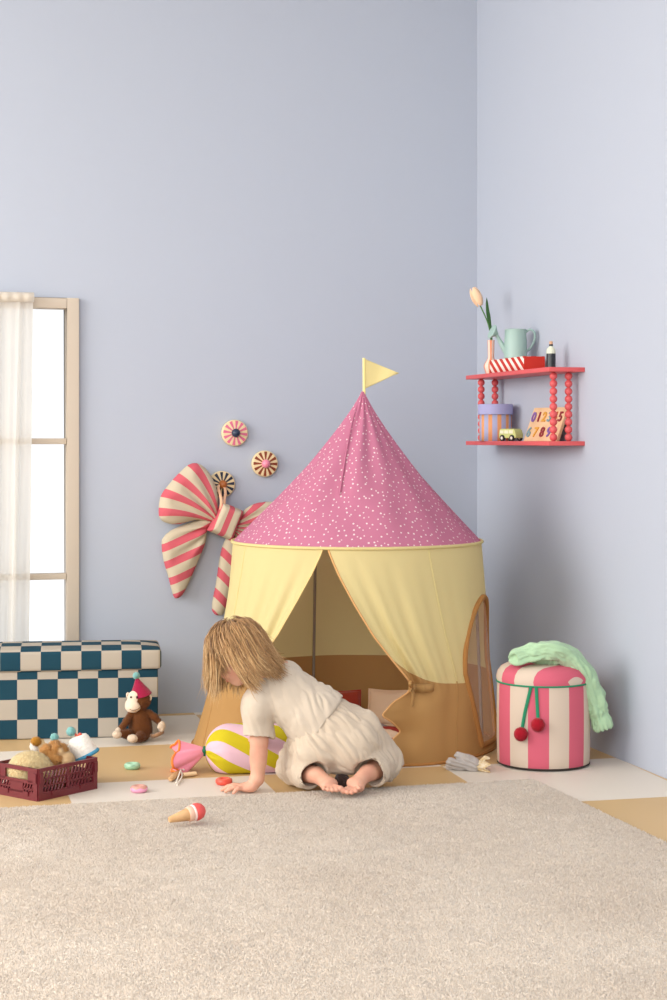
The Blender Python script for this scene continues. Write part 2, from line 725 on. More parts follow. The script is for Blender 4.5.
# sheer curtain gathered on a thin rod
cy = WALL_Y - .068
cur_top = back_wall(34, 293.0, cy)
M_cur = sheer_mat('sheer_cream_voile', (250, 246, 238), .14)
cx1 = cur_top[0]
nu, nv = 180, 60
V = np.zeros((nu, nv, 3))
for j in range(nv):
    t = j / (nv - 1)
    z = cur_top[2] - t * (cur_top[2] - .10)
    u = np.linspace(0, 1, nu)
    wdt = .56 - .035 * t
    x = cx1 - .028 * t - wdt * (1 - u) + .006 * np.sin(u * 31 + 2 * t)
    amp = .008 + .011 * min(1, t * 1.6)
    y = cy + .01 + amp * (np.sin(u * 41 + .5 * np.sin(t * 5)) + .45 * np.sin(u * 88 + 1 + t * 2)) * .75
    V[:, j] = np.stack([x, y, np.full(nu, z)], 1)
cur = thing('curtain', (cx1 - .3, cy, .1), 'sheer cream curtain hanging in soft folds over the left side of the white window', 'curtain', frame='room')
obj('curtain_panel', V.reshape(-1, 3), grid_faces(nu, nv), M_cur, cur, 'room', sharp=0)
MB().tube([(cx1 - .62, cy, cur_top[2] - .018), (cx1 - .004, cy, cur_top[2] - .018)], .011, 12).tube(
    [(cx1 - .06, cy, cur_top[2] - .018), (cx1 - .06, WALL_Y, cur_top[2] - .018)], .006, 8).build('curtain_rod', M_frame, cur, 'room')
V2 = np.zeros((90, 9, 3))          # the hem that runs round the rod
for i in range(90):
    for j in range(9):
        a = -PI * .62 + j / 8 * PI * 1.24
        V2[i, j] = (cx1 - .56 * (1 - i / 89.0), cy - .0 - (.017 + .004 * math.sin(i * .9)) * math.cos(a), cur_top[2] - .018 + .02 * math.sin(a))
obj('rod_pocket', V2.reshape(-1, 3), grid_faces(90, 9), M_cur, cur, 'room', sharp=0)

# ================================================================== the rug
M_rug = mat('cream_rug_base', (232, 220, 204), .95, None, .1)
M_pile = ramp_mat('cream_rug_pile', 'tone', [(0, (226, 210, 193)), (.5, (243, 230, 214)), (1, (252, 243, 231))], .95, .1, .3, None, .4)
zr = .018
A, Bk = Fl(0, 805.5, zr), Fl(505, 778.5, zr)
eu = nrm((Bk - A)[:2])
corner = Fl(533, 777.5, zr)[:2]
e_r = nrm((Fl(667, 841, zr) - Fl(540, 781, zr))[:2])      # right edge, towards the camera
RL, RD = 2.15, 2.55
rug_c = [corner, corner - eu * RL, corner - eu * RL + e_r * RD, corner + e_r * RD]


def rug_pt(u, v):
    return corner[None] - eu[None] * (u * RL)[:, None] + e_r[None] * (v * RD)[:, None]


rug = thing('rug', (*rug_pt(np.array([.5]), np.array([.5]))[0], 0), 'large cream shaggy rug covering the front of the floor', 'rug')
mb = MB()
nn = 40
us = np.linspace(0, 1, nn)
out = np.concatenate([rug_pt(us, 0 * us), rug_pt(0 * us + 1, us), rug_pt(us[::-1], 0 * us + 1), rug_pt(0 * us, us[::-1])])
out = out + np.stack([vnoise(np.stack([out[:, 0], out[:, 1], 0 * out[:, 0]], 1), 9), vnoise(np.stack([out[:, 0], out[:, 1], 0 * out[:, 0] + 5], 1), 9)], 1) * .004
n = len(out)
cc = out.mean(0)
top = cc + (out - cc) * .998
mb.add([(*p, 0.0005) for p in out] + [(*p, .011) for p in top], [tuple(range(n, 2 * n))[::-1], tuple(range(n))] + [(i, n + i, n + (i + 1) % n, (i + 1) % n) for i in range(n)])
mb.build('backing', M_rug, rug, smooth=False)
# pile: small leaning tufts
stp = .0043
gu, gv = np.meshgrid(np.arange(0, 1, stp / RL), np.arange(0, 1, stp / RD), indexing='ij')
gu = gu.ravel() + rng.normal(0, .4, gu.size) * stp / RL
gv = gv.ravel() + rng.normal(0, .4, gv.size) * stp / RD
pt = rug_pt(np.clip(gu, .0, 1), np.clip(gv, 0, 1)) + rng.normal(0, .002, (gu.size, 2))
keep = (pt[:, 1] > 3.25) & (np.abs(pt[:, 0]) < pt[:, 1] * .235 + .12)   # the far-off-frame strip stays bare backing
pt = pt[keep]
n = len(pt)
p3 = np.stack([pt[:, 0], pt[:, 1], np.zeros(n)], 1)
clump = vnoise(p3, 75, 1) * .6 + vnoise(p3, 30, 2) * .25
lean = np.stack([vnoise(p3, 30, 3), vnoise(p3, 30, 4)], 1) * .0012 + rng.normal(0, .0020, (n, 2))
hgt = .0058 + .0010 * clump + rng.uniform(-.0012, .0014, n)
rad = rng.uniform(.0034, .0050, n)
th = rng.uniform(0, 2 * PI, n)
Vp = np.zeros((n, 4, 3))
for k in range(3):
    a = th + k * 2 * PI / 3
    Vp[:, k, 0] = pt[:, 0] + rad * np.cos(a)
    Vp[:, k, 1] = pt[:, 1] + rad * np.sin(a)
    Vp[:, k, 2] = .009
Vp[:, 3, 0] = pt[:, 0] + lean[:, 0]
Vp[:, 3, 1] = pt[:, 1] + lean[:, 1]
Vp[:, 3, 2] = .009 + hgt
b = (np.arange(n) * 4)[:, None]
tri = np.concatenate([b + np.array([[k, (k + 1) % 3, 3]]) for k in range(3)])
tone = np.repeat(np.clip(.5 + .22 * vnoise(p3, 3.2, 6) + .10 * clump + rng.normal(0, .16, n), 0, 1), 4)
pile = obj('pile', Vp.reshape(-1, 3), tri, M_pile, rug, sharp=0, attrs={'tone': tone})
tag(pile, kind='stuff')

# ================================================================== checkered storage chest
M_teal, M_chk = (26, 64, 80), (176, 166, 152)


def checker_mat(name, c1, c2, scale):
    m = mat(name, c1, .85, (700, .2), .2)
    nt = m.node_tree
    b = nt.nodes['Principled BSDF']
    u = nt.nodes.new('ShaderNodeUVMap')
    c = nt.nodes.new('ShaderNodeTexChecker')
    c.inputs['Scale'].default_value = scale
    c.inputs['Color1'].default_value = lin(c1)
    c.inputs['Color2'].default_value = lin(c2)
    nt.links.new(u.outputs[0], c.inputs['Vector'])
    nt.links.new(c.outputs['Color'], b.inputs['Base Color'])
    return m


SQ = .0768
M_ck = checker_mat('teal_cream_check_fabric', M_teal, M_chk, 1.0 / SQ)
ch_r = Fl(158, 736.5)
ch_ang = math.radians(8.0)       # how the front turns away from the picture plane
CL, CDp = .92, .275
chest = thing('storage_chest', ch_r, 'teal and cream checkered fabric storage chest below the window', 'chest', rotz=ch_ang)


def check_box(name, x0, x1, y0, y1, z0, z1, ox, oz, parent, puff=0.0, bev=.008):
    bm = bmesh.new()
    r = bmesh.ops.create_cube(bm, size=1)
    for v in bm.verts:
        v.co = Vector(((x0 + x1) / 2 + v.co.x * (x1 - x0), (y0 + y1) / 2 + v.co.y * (y1 - y0), (z0 + z1) / 2 + v.co.z * (z1 - z0)))
    bmesh.ops.bevel(bm, geom=bm.edges[:], offset=bev, segments=4, affect='EDGES', profile=.5)
    bmesh.ops.subdivide_edges(bm, edges=[e for e in bm.edges if e.calc_length() > .1], cuts=22, use_grid_fill=True)
    bm.faces.ensure_lookup_table()
    uvl = bm.loops.layers.uv.new('UVMap')
    for f in bm.faces:
        nrmf = f.normal
        for l in f.loops:
            c = l.vert.co
            if abs(nrmf.x) > .75:
                l[uvl].uv = (c.y + ox + 3 * SQ, c.z + oz)
            elif abs(nrmf.z) > .75:
                l[uvl].uv = (c.x + ox, c.y - y0 - .0 + z1 + oz)
            else:
                l[uvl].uv = (c.x + ox, c.z + oz)
    if puff:
        for v in bm.verts:
            if v.co.z > z1 - .03:
                a = 1 - ((v.co.x - (x0 + x1) / 2) / ((x1 - x0) / 2)) ** 8
                c = 1 - ((v.co.y - (y0 + y1) / 2) / ((y1 - y0) / 2)) ** 2
                v.co.z += puff * max(0, a) * max(0, c)
    me = bpy.data.meshes.new(name)
    bm.to_mesh(me)
    bm.free()
    me.materials.append(M_ck)
    me.polygons.foreach_set('use_smooth', np.ones(len(me.polygons), bool))
    me.set_sharp_from_angle(angle=math.radians(50))
    o = bpy.data.objects.new(name, me)
    COL.objects.link(o)
    o.parent = parent
    return o


check_box('body', -CL, 0, 0, CDp, 0.001, .262, 11 * SQ, 0.0, chest, bev=.006)
check_box('lid', -CL - .012, .013, -.014, CDp + .012, .260, .342, 12 * SQ - .013, SQ - .260, chest, .014, bev=.016)

# ================================================================== the striped bow on the wall
M_bow = stripe_mat('coral_cream_ticking', (202, 94, 105), (200, 187, 162), .45, .9, (420, .3))


def poly_sdf(P2, X, Z):
    P2 = np.asarray(P2, float)
    d = np.full(X.shape, 1e9)
    ins = np.zeros(X.shape, bool)
    n = len(P2)
    for i in range(n):
        a, b = P2[i], P2[(i + 1) % n]
        e = b - a
        t = np.clip(((X - a[0]) * e[0] + (Z - a[1]) * e[1]) / (e @ e), 0, 1)
        d = np.minimum(d, np.hypot(X - a[0] - t * e[0], Z - a[1] - t * e[1]))
        cr = ((a[1] > Z) != (b[1] > Z)) & (X < (b[0] - a[0]) * (Z - a[1]) / (b[1] - a[1] + 1e-12) + a[0])
        ins ^= cr
    return np.where(ins, d, -d)


def puff_part(name, poly, y0, thick, edge, stripe, m, parent, fold=None, h=.004):
    """a stuffed fabric shape: outline in the wall plane, real thickness away from the wall"""
    poly = np.asarray(poly, float)
    poly = spline(np.vstack([poly, poly[:1]]), len(poly) * 6)[:-1]
    lo, hi = poly.min(0) - .012, poly.max(0) + .012
    xs, zs = np.arange(lo[0], hi[0], h), np.arange(lo[1], hi[1], h)
    ys = np.arange(-thick - .02, thick + .02, h)
    X, Z = np.meshgrid(xs, zs, indexing='ij')
    d = poly_sdf(poly, X, Z)
    q = np.clip(d / edge, 0, 1)
    H = thick * np.sqrt(np.maximum(0, 1 - (1 - q) ** 2)) + np.minimum(d, 0)
    C0 = fold(X, Z) * np.clip(d / edge, 0, 1) if fold else 0 * X
    f = (np.abs(ys[None, :, None] - C0[:, None, :]) - H[:, None, :]).astype(np.float32)
    V, Q = surfnets(f, (lo[0], ys[0], lo[1]), h)
    V = smooth_mesh(V, Q, 3)
    s = stripe(V[:, 0], V[:, 2])
    V[:, 1] = y0 + V[:, 1]
    return obj(name, V, Q, m, parent, 'room', sharp=0, attrs={'stripe': s})


def bp(x, y):                       # sketch units of the bow -> wall plane
    w = back_wall(140 + x / 4.17, 400 + y / 4.17, WALL_Y - .05)
    return (w[0], w[2])


kc = np.array(bp(350, 505))
bow = thing('fabric_bow', (kc[0], WALL_Y, kc[1]), 'big stuffed bow in coral and cream stripes hanging on the wall behind the tent', 'bow', frame='room')


def fan(c, w, off=0.0):
    return lambda x, z: np.arctan2(z - c[1], -(x - c[0])) / w + off


def fan_fold(c, k, a, sgn=-1):
    return lambda x, z: a * np.sin(np.arctan2(z - c[1], sgn * (x - c[0])) * k) * np.exp(-np.hypot(x - c[0], z - c[1]) / .16)


lobe = [(75, 460), (85, 400), (120, 350), (165, 300), (205, 268), (240, 265), (275, 290), (305, 340), (322, 400), (322, 450), (318, 500), (300, 506), (230, 500), (150, 518), (100, 508), (80, 490)]
cl = np.array(bp(330, 520))


def lobe_stripe(x, z):
    # bands run from the outer hem to the knot, drawing together as they near it
    r = np.hypot(x - cl[0], z - cl[1])
    a = np.arctan2(z - cl[1], -(x - cl[0]))
    return (a + .9 * (r - .12)) / .31 + .1


puff_part('upper_loop', [bp(*p) for p in lobe], WALL_Y - .062, .042, .05, lobe_stripe, M_bow, bow, fan_fold(cl, 17, .020))
tail = [(310, 500), (282, 545), (272, 600), (240, 680), (210, 750), (180, 810), (155, 828), (140, 815), (120, 740), (100, 670), (92, 610), (95, 580), (130, 545), (200, 515), (270, 494)]


def tail_stripe(x, z):
    u = nrm((-.40, .92))
    return (x * u[0] + z * u[1]) / .070 + .16


puff_part('tail', [bp(*p) for p in tail], WALL_Y - .042, .030, .035, tail_stripe, M_bow, bow, fan_fold(cl, 17, .014))
rl = [(385, 540), (405, 500), (425, 465), (470, 434), (530, 424), (590, 430), (640, 455), (672, 500), (680, 545), (640, 580), (560, 590), (470, 580), (400, 572)]
cr_ = np.array(bp(370, 530))
puff_part('upper_loop', [bp(*p) for p in rl], WALL_Y - .066, .038, .05, lambda x, z: np.arctan2(z - cr_[1], x - cr_[0]) / .36 + .35, M_bow, bow, fan_fold(cr_, 17, .018, 1))
rt = [(372, 560), (350, 600), (335, 660), (320, 760), (302, 860), (310, 890), (325, 898), (350, 892), (375, 810), (400, 720), (430, 640), (445, 585), (410, 560)]
puff_part('tail', [bp(*p) for p in rt], WALL_Y - .038, .026, .03, lambda x, z: (x * .72 + z * .69) / .070 + .1, M_bow, bow, None)
kn = [(333, 424), (338, 427), (378, 442), (418, 460), (422, 466), (400, 522), (378, 580), (372, 585), (328, 564), (280, 544), (277, 538), (306, 484)]
kd = nrm(np.array(bp(418, 465)) - np.array(bp(335, 430)))
puff_part('knot', [bp(*p) for p in kn], WALL_Y - .078, .050, .022, lambda x, z: ((x - kc[0]) * kd[0] + (z - kc[1]) * kd[1]) / .053 + .26, M_bow, bow, None)
a1, a2 = bp(332, 452), bp(338, 372)
pts = spline([(a1[0] - .006, WALL_Y - .10, a1[1] - .01), (a1[0] - .004, WALL_Y - .10, a1[1] + .04), (a2[0] - .012, WALL_Y - .05, a2[1] + .008),
              (a2[0] + .004, WALL_Y - .045, a2[1] + .018), (a2[0] + .018, WALL_Y - .055, a2[1] - .004), (a1[0] + .012, WALL_Y - .09, a1[1] + .03), (a1[0] + .01, WALL_Y - .10, a1[1] - .01)], 30)
MB().tube(pts, .006, 8, flat=(1, .5)).build('hanging_loop', mat('peach_cotton_tape', (232, 184, 150), .9), bow, 'room')

# ================================================================== three wheel-shaped wall knobs
M_kcream = mat('cream_painted_wood', (226, 204, 160), .45, None, .4)
for px, py, c1, c2, lab, off in (
        (235, 433.0, (214, 106, 138), (38, 52, 74), 'round wall knob with pink and cream wedges and a navy blue ball', 0),
        (265, 463.7, (132, 58, 30), (232, 138, 160), 'round wall knob with brown and cream wedges and a pink ball', .1),
        (222, 484.3, (28, 40, 62), (170, 98, 44), 'round wall knob with navy and cream wedges and a brown ball, behind the bow', .2)):
    c = back_wall(px, py, WALL_Y - .02)
    yb = WALL_Y
    k = thing('wall_hook', (c[0], yb, c[2]), lab, 'wall hook', frame='room', group='wheel-shaped wall knobs')
    mW = mat('painted_wedge_' + '%d' % c1[0], c1, .45, None, .4)
    mB = mat('painted_ball_' + '%d' % c2[0], c2, .35, None, .5)
    R, y0, y1 = .056, -.004, -.026
    Vv, Ff, mi = [], [], []
    ns = 96
    prof = [(.001, y1 - .004), (R * .5, y1 - .003), (R - .004, y1), (R, y1 + .005), (R, y0), (.001, y0)]
    for r, y in prof:
        for i in range(ns):
            a = 2 * PI * i / ns + off
            Vv.append((r * math.cos(a), y, r * math.sin(a)))
    for q in range(len(prof) - 1):
        for i in range(ns):
            j = (i + 1) % ns
            Ff.append((q * ns + i, q * ns + j, (q + 1) * ns + j, (q + 1) * ns + i))
            mi.append(1 if (i // 4) % 2 and q < 2 else 0)
    # wedges stop a little inside the rim
    obj('disc', Vv, Ff, [M_kcream, mW], k, 'local', mi=mi, sharp=35)
    MB().tube([(0, 0, 0), (0, -.04, 0)], .007, 10).build('peg', M_kcream, k, 'local')
    MB().ball((0, -.038, 0), .0185, 24).build('ball', mB, k, 'local')

# ================================================================== the play tent
TC = np.array([(357 - CX) * 6.47 / FPX, 6.47])
ZR = .7655
RRIM, RBASE = .472, .528
PHD = -14.5
M_yel = mat('pale_yellow_cotton', (235, 221, 162), .9, (350, .15), .15, transl=.34)
M_band = mat('mustard_tan_cotton', (190, 148, 94), .9, (350, .15), .15, transl=.24)
M_trim = mat('mustard_binding', (176, 124, 70), .9, (400, .2), .15)


def pdir(ph):
    ph = np.radians(ph)
    return np.sin(ph), -np.cos(ph)


def wang(d):
    return (d + 180) % 360 - 180


def width_at(t):
    """half opening of the doorway, in degrees, from rim (0) to floor (1)"""
    return np.interp(t, [0, .03, .12, .25, .40, .52, .62, .66, .70, .76, .80, .85, .90, .95, 1.0],
                     [1.2, 2.2, 6.0, 12.5, 20.5, 28.5, 35.5, 36.5, 35.5, 33.5, 32, 31.0, 30.0, 29, 28.5])


def wall_R(ph, t):
    R = RRIM + (RBASE - RRIM) * t
    R = R + .098 * t ** 2.2 * np.exp(-(wang(ph + 84) / 30) ** 2)
    R = R - .012 * t * np.exp(-(wang(ph - 8) / 25) ** 2)
    return R


def wall_surface(alpha, t):
    """alpha: 0..360 measured along the cloth, from the right edge of the doorway round to the left edge"""
    w = width_at(t)
    wl = w
    fr = np.exp(-alpha / 46.0)
    fl = np.exp(-(360 - alpha) / 46.0)
    ph = PHD + alpha + w * fr - wl * fl
    R = wall_R(ph, t)
    edge = smooth_table(t, [0, .64, .67, .71, .755, .79, .84, .88, .93, 1.0], [0, 0, 1.5, 8.0, 11, 5.0, -1, 3.0, 5.5, 3.0], .035)
    ph = ph - edge * (np.exp(-alpha / 9.0) - np.exp(-(360 - alpha) / 9.0))
    pull = np.clip((t - .02) / .6, 0, 1) * np.clip((1.15 - t) / .5, 0, 1)
    above = np.clip((.70 - t) / .1, 0, 1)
    for a, sd in ((alpha, 1.0), (360 - alpha, 2.4)):
        e = np.exp(-a / 30.0)
        R = R + .017 * pull * above * e * (np.sin(a * .40 + sd) + .45 * np.sin(a * .83 + 2 * sd))
        tie = np.exp(-((t - .645) / .05) ** 2)
        R = R - .018 * tie * np.exp(-a / 26.0)
        below = np.clip((t - .63) / .08, 0, 1)
        # turned-back ruffle on the free edge under the tie
        R = R + .022 * np.exp(-a / 9.0) * below * np.sin(t * 34 + sd)
        # a few soft hanging folds
        R = R + below * (.007 * np.exp(-a / 40.0) * np.sin(a * .24 + .8 * sd + 1.2 * t) + .006 * np.exp(-((a - 34) / 6.0) ** 2))
    R = R + .0025 * np.sin(alpha * .21 + 3 * t) * np.clip(t * 3, 0, 1) * np.clip((1 - t) * 4, 0, 1)
    x, y = pdir(ph)
    z = ZR * (1 - t)
    lift = .03 * np.clip((t - .3) / .4, 0, 1)
    return np.stack([TC[0] + R * x, TC[1] + R * y, np.maximum(z + 0 * lift * x, .004)], -1), ph


def t_bound(alpha):
    """where the yellow cloth meets the mustard band"""
    zb = .268 + .115 * np.exp(-alpha / 16.0) + .115 * np.exp(-(360 - alpha) / 16.0)
    return 1 - zb / ZR


WPH, WHW = 73.5, 24.0


def win_half(z):
    return np.interp(z, [.035, .31], [14.5, WHW])
               # round-topped side window


def in_window(ph, z):
    d = np.abs(wang(ph - WPH))
    ztop = .565
    hh = np.where(z > .30, WHW * np.sqrt(np.clip(1 - ((z - .30) / (ztop - .30)) ** 2, 0, 1)), win_half(z))
    return (d < hh) & (z > .035) & (z < ztop)


tent = thing('play_tent', (TC[0], TC[1], 0), 'round circus play tent with a pink dotted roof and yellow walls', 'tent')
al = np.concatenate([np.linspace(0, 60, 200)[:-1], np.linspace(60, 125, 215)[:-1], np.linspace(125, 300, 120)[:-1], np.linspace(300, 360, 200)])
na = len(al)
for nm, m, part in (('wall', M_yel, 0), ('lower_band', M_band, 1)):
    nt_ = 110
    V = np.zeros((na, nt_, 3))
    PHs = np.zeros((na, nt_))
    for i, a in enumerate(al):
        tb = t_bound(a)
        tt = np.linspace(0, tb, nt_) if part == 0 else np.linspace(tb, 1, nt_)
        V[i], PHs[i] = wall_surface(np.full(nt_, a), tt)
    q = grid_faces(na, nt_)
    ci = V.reshape(-1, 3)[q].mean(1)
    cp = PHs.reshape(-1)[q].mean(1)
    q = q[~in_window(cp, ci[:, 2])]
    obj(nm, V.reshape(-1, 3), q, m, tent, sharp=0)
# window binding and netting
M_net = sheer_mat('sheer_pinkish_netting', (222, 194, 180), .66)
path = []
for s in np.linspace(0, 1, 120):
    if s < .3:
        z, d = .035 + (.30 - .035) * s / .3, -1
        d = -win_half(z)
    elif s < .7:
        g = PI * (s - .3) / .4
        z, d = .30 + .265 * math.sin(g), -WHW * math.cos(g)
    else:
        z = .30 - (.30 - .035) * (s - .7) / .3
        d = win_half(z)
    ph = WPH + d
    R = wall_R(np.array(ph), np.array(1 - z / ZR))
    x, y = pdir(ph)
    path.append((TC[0] + (R + .001) * x, TC[1] + (R + .001) * y, z))
path.append(path[0])
mb = MB()
pth = np.array(path)
mb.tube(spline(pth[:-1], 200), .0105, 8)
ar = []
for d in np.linspace(-14.5, 14.5, 24):
    ph = WPH + d
    R = wall_R(np.array(ph), np.array(.95))
    x, y = pdir(ph)
    ar.append((TC[0] + R * x, TC[1] + R * y, .035))
mb.tube(ar, .0105, 8)
mb.build('window_binding', M_trim, tent)
V = np.zeros((40, 50, 3))
for i, d in enumerate(np.linspace(-1, 1, 40)):
    for j, z in enumerate(np.linspace(.036, .564, 50)):
        hh = WHW * (math.sqrt(max(0, 1 - ((z - .30) / .265) ** 2)) if z > .30 else win_half(z) / WHW)
        ph = WPH + d * hh
        R = wall_R(np.array(ph), np.array(1 - z / ZR)) - .002
        x, y = pdir(ph)
        V[i, j] = (TC[0] + R * x, TC[1] + R * y, z)
obj('window_netting', V.reshape(-1, 3), grid_faces(40, 50), M_net, tent, sharp=0)
# doorway binding
M_dbind = mat('apricot_binding', (214, 164, 108), .9, (400, .2), .15)
M_bind2 = mat('pale_apricot_binding', (232, 202, 140), .9, (400, .2), .15)
for a in (0.0, 360.0):
    tt = np.linspace(0.004, .992, 160)
    e, _ = wall_surface(np.full(160, a), tt)
    MB().tube(e, .0036, 6).build('door_binding', M_dbind if a == 0 else M_bind2, tent)
# rolled seam at the right of the doorway and the hem round the floor
hem = [wall_surface(np.array([a]), np.array([.993]))[0][0] for a in np.linspace(0, 360, 260)]
MB().tube(hem, .006, 6).build('floor_hem', M_trim, tent)
for a in (46.0, 314.0):
    tt = np.linspace(0.01, .99, 80)
    e, _ = wall_surface(np.full(80, a), tt)
    k = int(80 * float(t_bound(np.array(a))))
    MB().tube(e[:k], .0028, 6).build('wall_seam', M_yel, tent)
    MB().tube(e[k - 1:], .0028, 6).build('band_seam', M_band, tent)
# tie bands gathering the two flaps
for sgn in (1, -1):
    pts = []
    for a in np.linspace(-1.5, 25, 40):
        aa = max(a, 0) if sgn > 0 else 360 - max(a, 0)
        p, ph = wall_surface(np.array([float(aa)]), np.array([.640 + .006 * math.sin(a * .1)]))
        x, y = pdir(ph[0])
        off = .014 if a > 4 else .010
        pts.append((p[0][0] + off * x, p[0][1] + off * y, p[0][2]))
    V = []
    for p in pts:
        V += [(p[0], p[1], p[2] - .014), (p[0], p[1], p[2] + .014)]
    Q = np.array([(2 * i, 2 * i + 2, 2 * i + 3, 2 * i + 1) for i in range(len(pts) - 1)])
    tb = obj('tie_band', V, Q, M_band, tent, sharp=0, solid=.004)
    k0 = np.array(pts[1])
    dv = nrm(np.array(pts[0]) - np.array(pts[6]))
    out = nrm((k0[0] - TC[0], k0[1] - TC[1], 0))
    mb = MB()
    mb.ball(k0 + out * .006, (.013, .012, .013), 16)
    for sg in (1, -1):
        c = k0 + dv * .022 + out * .012
        lp = spline([k0 + out * .008, c + np.array((0, 0, .017 * sg + .005)) + dv * .004, c + dv * .020 + np.array((0, 0, .012 * sg)), c + np.array((0, 0, .002 * sg)), k0 + out * .008], 24)
        mb.tube(lp, .0058, 8, flat=(1, .45))
    mb.tube(spline([k0 + out * .01, k0 + out * .018 + dv * .006 - np.array((0, 0, .03)), k0 + out * .012 + dv * .012 - np.array((0, 0, .065))], 14), .0065, 8, flat=(1, .4))
    mb.build('tie_bow', M_band, tb)

# roof : concave cone, dots printed on the cloth
APX = P(363, 391.5, 6.47)
nph, ns = 260, 90
V = np.zeros((nph, ns, 3))
UV = np.zeros((nph, ns, 2))
SL = math.hypot(RRIM, APX[2] - ZR)
ksin = RRIM / SL
for i in range(nph):
    ph = 360.0 * i / nph
    x, y = pdir(ph)
    s = np.linspace(0, 1, ns)
    g = s ** 1.22
    seam = abs(((ph + 40) / 60.0) % 1 - .5) * 2          # 1 at a seam line
    R = .006 + (RRIM - .006) * g - .014 * np.sin(PI * s) * (1 - seam) ** 1.2 * .8
    f1 = .010 * np.sin(PI * s) * np.sin(np.radians(ph) * 9 + 2.2 * np.sin(s * 4)) * np.exp(-(wang(ph + 12) / 40) ** 2)
    R = R + f1 + .004 * np.sin(np.radians(ph) * 14 + s * 5) * np.sin(PI * s) ** .5
    z = APX[2] + (ZR - APX[2]) * s
    V[i, :, 0] = TC[0] + (APX[0] - TC[0]) * (1 - s) + R * x
    V[i, :, 1] = TC[1] + R * y
    V[i, :, 2] = z
    a = math.radians(wang(ph - 5)) * ksin
    UV[i, :, 0] = s * SL * math.sin(a)
    UV[i, :, 1] = s * SL * math.cos(a)
M_roof = mat('dusty_pink_dotted_cotton', (200, 124, 152), .9, (350, .15), .15, transl=.2)
nt = M_roof.node_tree
b = nt.nodes['Principled BSDF']
u = nt.nodes.new('ShaderNodeUVMap')
vo = nt.nodes.new('ShaderNodeTexVoronoi')
vo.voronoi_dimensions = '2D'
vo.inputs['Scale'].default_value = 39
vo.inputs['Randomness'].default_value = .85
nt.links.new(u.outputs[0], vo.inputs['Vector'])
sp = nt.nodes.new('ShaderNodeSeparateColor')
nt.links.new(vo.outputs['Color'], sp.inputs[0])
mr = nt.nodes.new('ShaderNodeMapRange')
mr.inputs[3].default_value = .085
mr.inputs[4].default_value = .15
nt.links.new(sp.outputs[0], mr.inputs[0])
lt = nt.nodes.new('ShaderNodeMath')
lt.operation = 'LESS_THAN'
nt.links.new(vo.outputs['Distance'], lt.inputs[0])
nt.links.new(mr.outputs[0], lt.inputs[1])
mx = nt.nodes.new('ShaderNodeMix')
mx.data_type = 'RGBA'
mx.inputs[6].default_value = lin((200, 124, 152))
mx.inputs[7].default_value = lin((246, 232, 232))
nt.links.new(lt.outputs[0], mx.inputs[0])
nt.links.new(mx.outputs[2], b.inputs['Base Color'])
# close the cone behind with a doubled meridian so the printed pattern stays whole
Vc = np.concatenate([V, V[:1]], 0)
UVc = np.concatenate([UV, UV[:1]], 0)
order = np.r_[np.arange(nph // 2 + 2, nph), np.arange(0, nph // 2 + 3)]
Vc, UVc = V[order], UV[order]
ang = np.array([math.radians(wang(360.0 * i / nph - 5)) for i in order])
obj('roof', Vc.reshape(-1, 3), grid_faces(len(order), ns), M_roof, tent, sharp=0, uv=UVc.reshape(-1, 2))
mb = MB()
rim = [(TC[0] + (RRIM + .003) * pdir(p)[0], TC[1] + (RRIM + .003) * pdir(p)[1], ZR + .001) for p in np.linspace(0, 360, 181)]
mb.tube(rim, .0058, 10)
mb.build('rim_piping', M_yel, tent)
# pinched crease sewn into the roof cloth
def roof_pt(px, py, off=.004):
    """point of the roof cloth seen at px,py"""
    V_ = Vc.reshape(-1, 3)
    front = V_[V_[:, 1] < TC[1]]
    X = CX + front[:, 0] / front[:, 1] * FPX
    Yp = HOR + (CAMH - front[:, 2]) / front[:, 1] * FPX
    k = np.argmin((X - px) ** 2 + (Yp - py) ** 2)
    q = front[k].copy()
    d = nrm((q[0] - TC[0], q[1] - TC[1], .35))
    return q + off * d


pts = spline([roof_pt(*p) for p in ((357, 406), (352, 425), (347, 450), (343, 475), (339.5, 496))], 30)
MB().tube(pts, np.interp(np.linspace(0, 1, 30), [0, .2, .7, .95, 1], [.0008, .0022, .0034, .003, .001]), 8).build('roof_crease', M_roof, tent)

# poles inside
M_pole = mat('grey_tent_pole', (150, 146, 140), .5)
for ph in (96, 201, 291):
    x, y = pdir(ph)
    r0, r1 = RRIM - .02, RBASE - .045
    MB().tube([(TC[0] + r1 * x, TC[1] + r1 * y, .01), (TC[0] + r0 * x, TC[1] + r0 * y, ZR - .01)], .006, 10).build('pole', M_pole, tent)
# flag
fp = P(364.2, 391, 6.47)
ft = P(364.0, 358, 6.47)
MB().tube([fp - np.array((0, 0, .02)), ft], .0055, 10).build('flag_pole', mat('pale_flag_sleeve', (240, 222, 150), .9), tent)
nu, nv = 30, 16
V = np.zeros((nu, nv, 3))
for i in range(nu):
    for j in range(nv):
        u_, v_ = i / (nu - 1), j / (nv - 1)
        top, bot = P(364, 358.5, 6.47), P(364.5, 389, 6.47)
        tip = P(398.5, 373, 6.47)
        a_ = top + (bot - top) * v_
        q = a_ + (tip - a_) * u_
        q[1] += .012 * math.sin(u_ * 5 + v_) * u_
        V[i, j] = q
obj('flag', V.reshape(-1, 3), grid_faces(nu, nv), M_yel, tent, sharp=0, solid=.004)

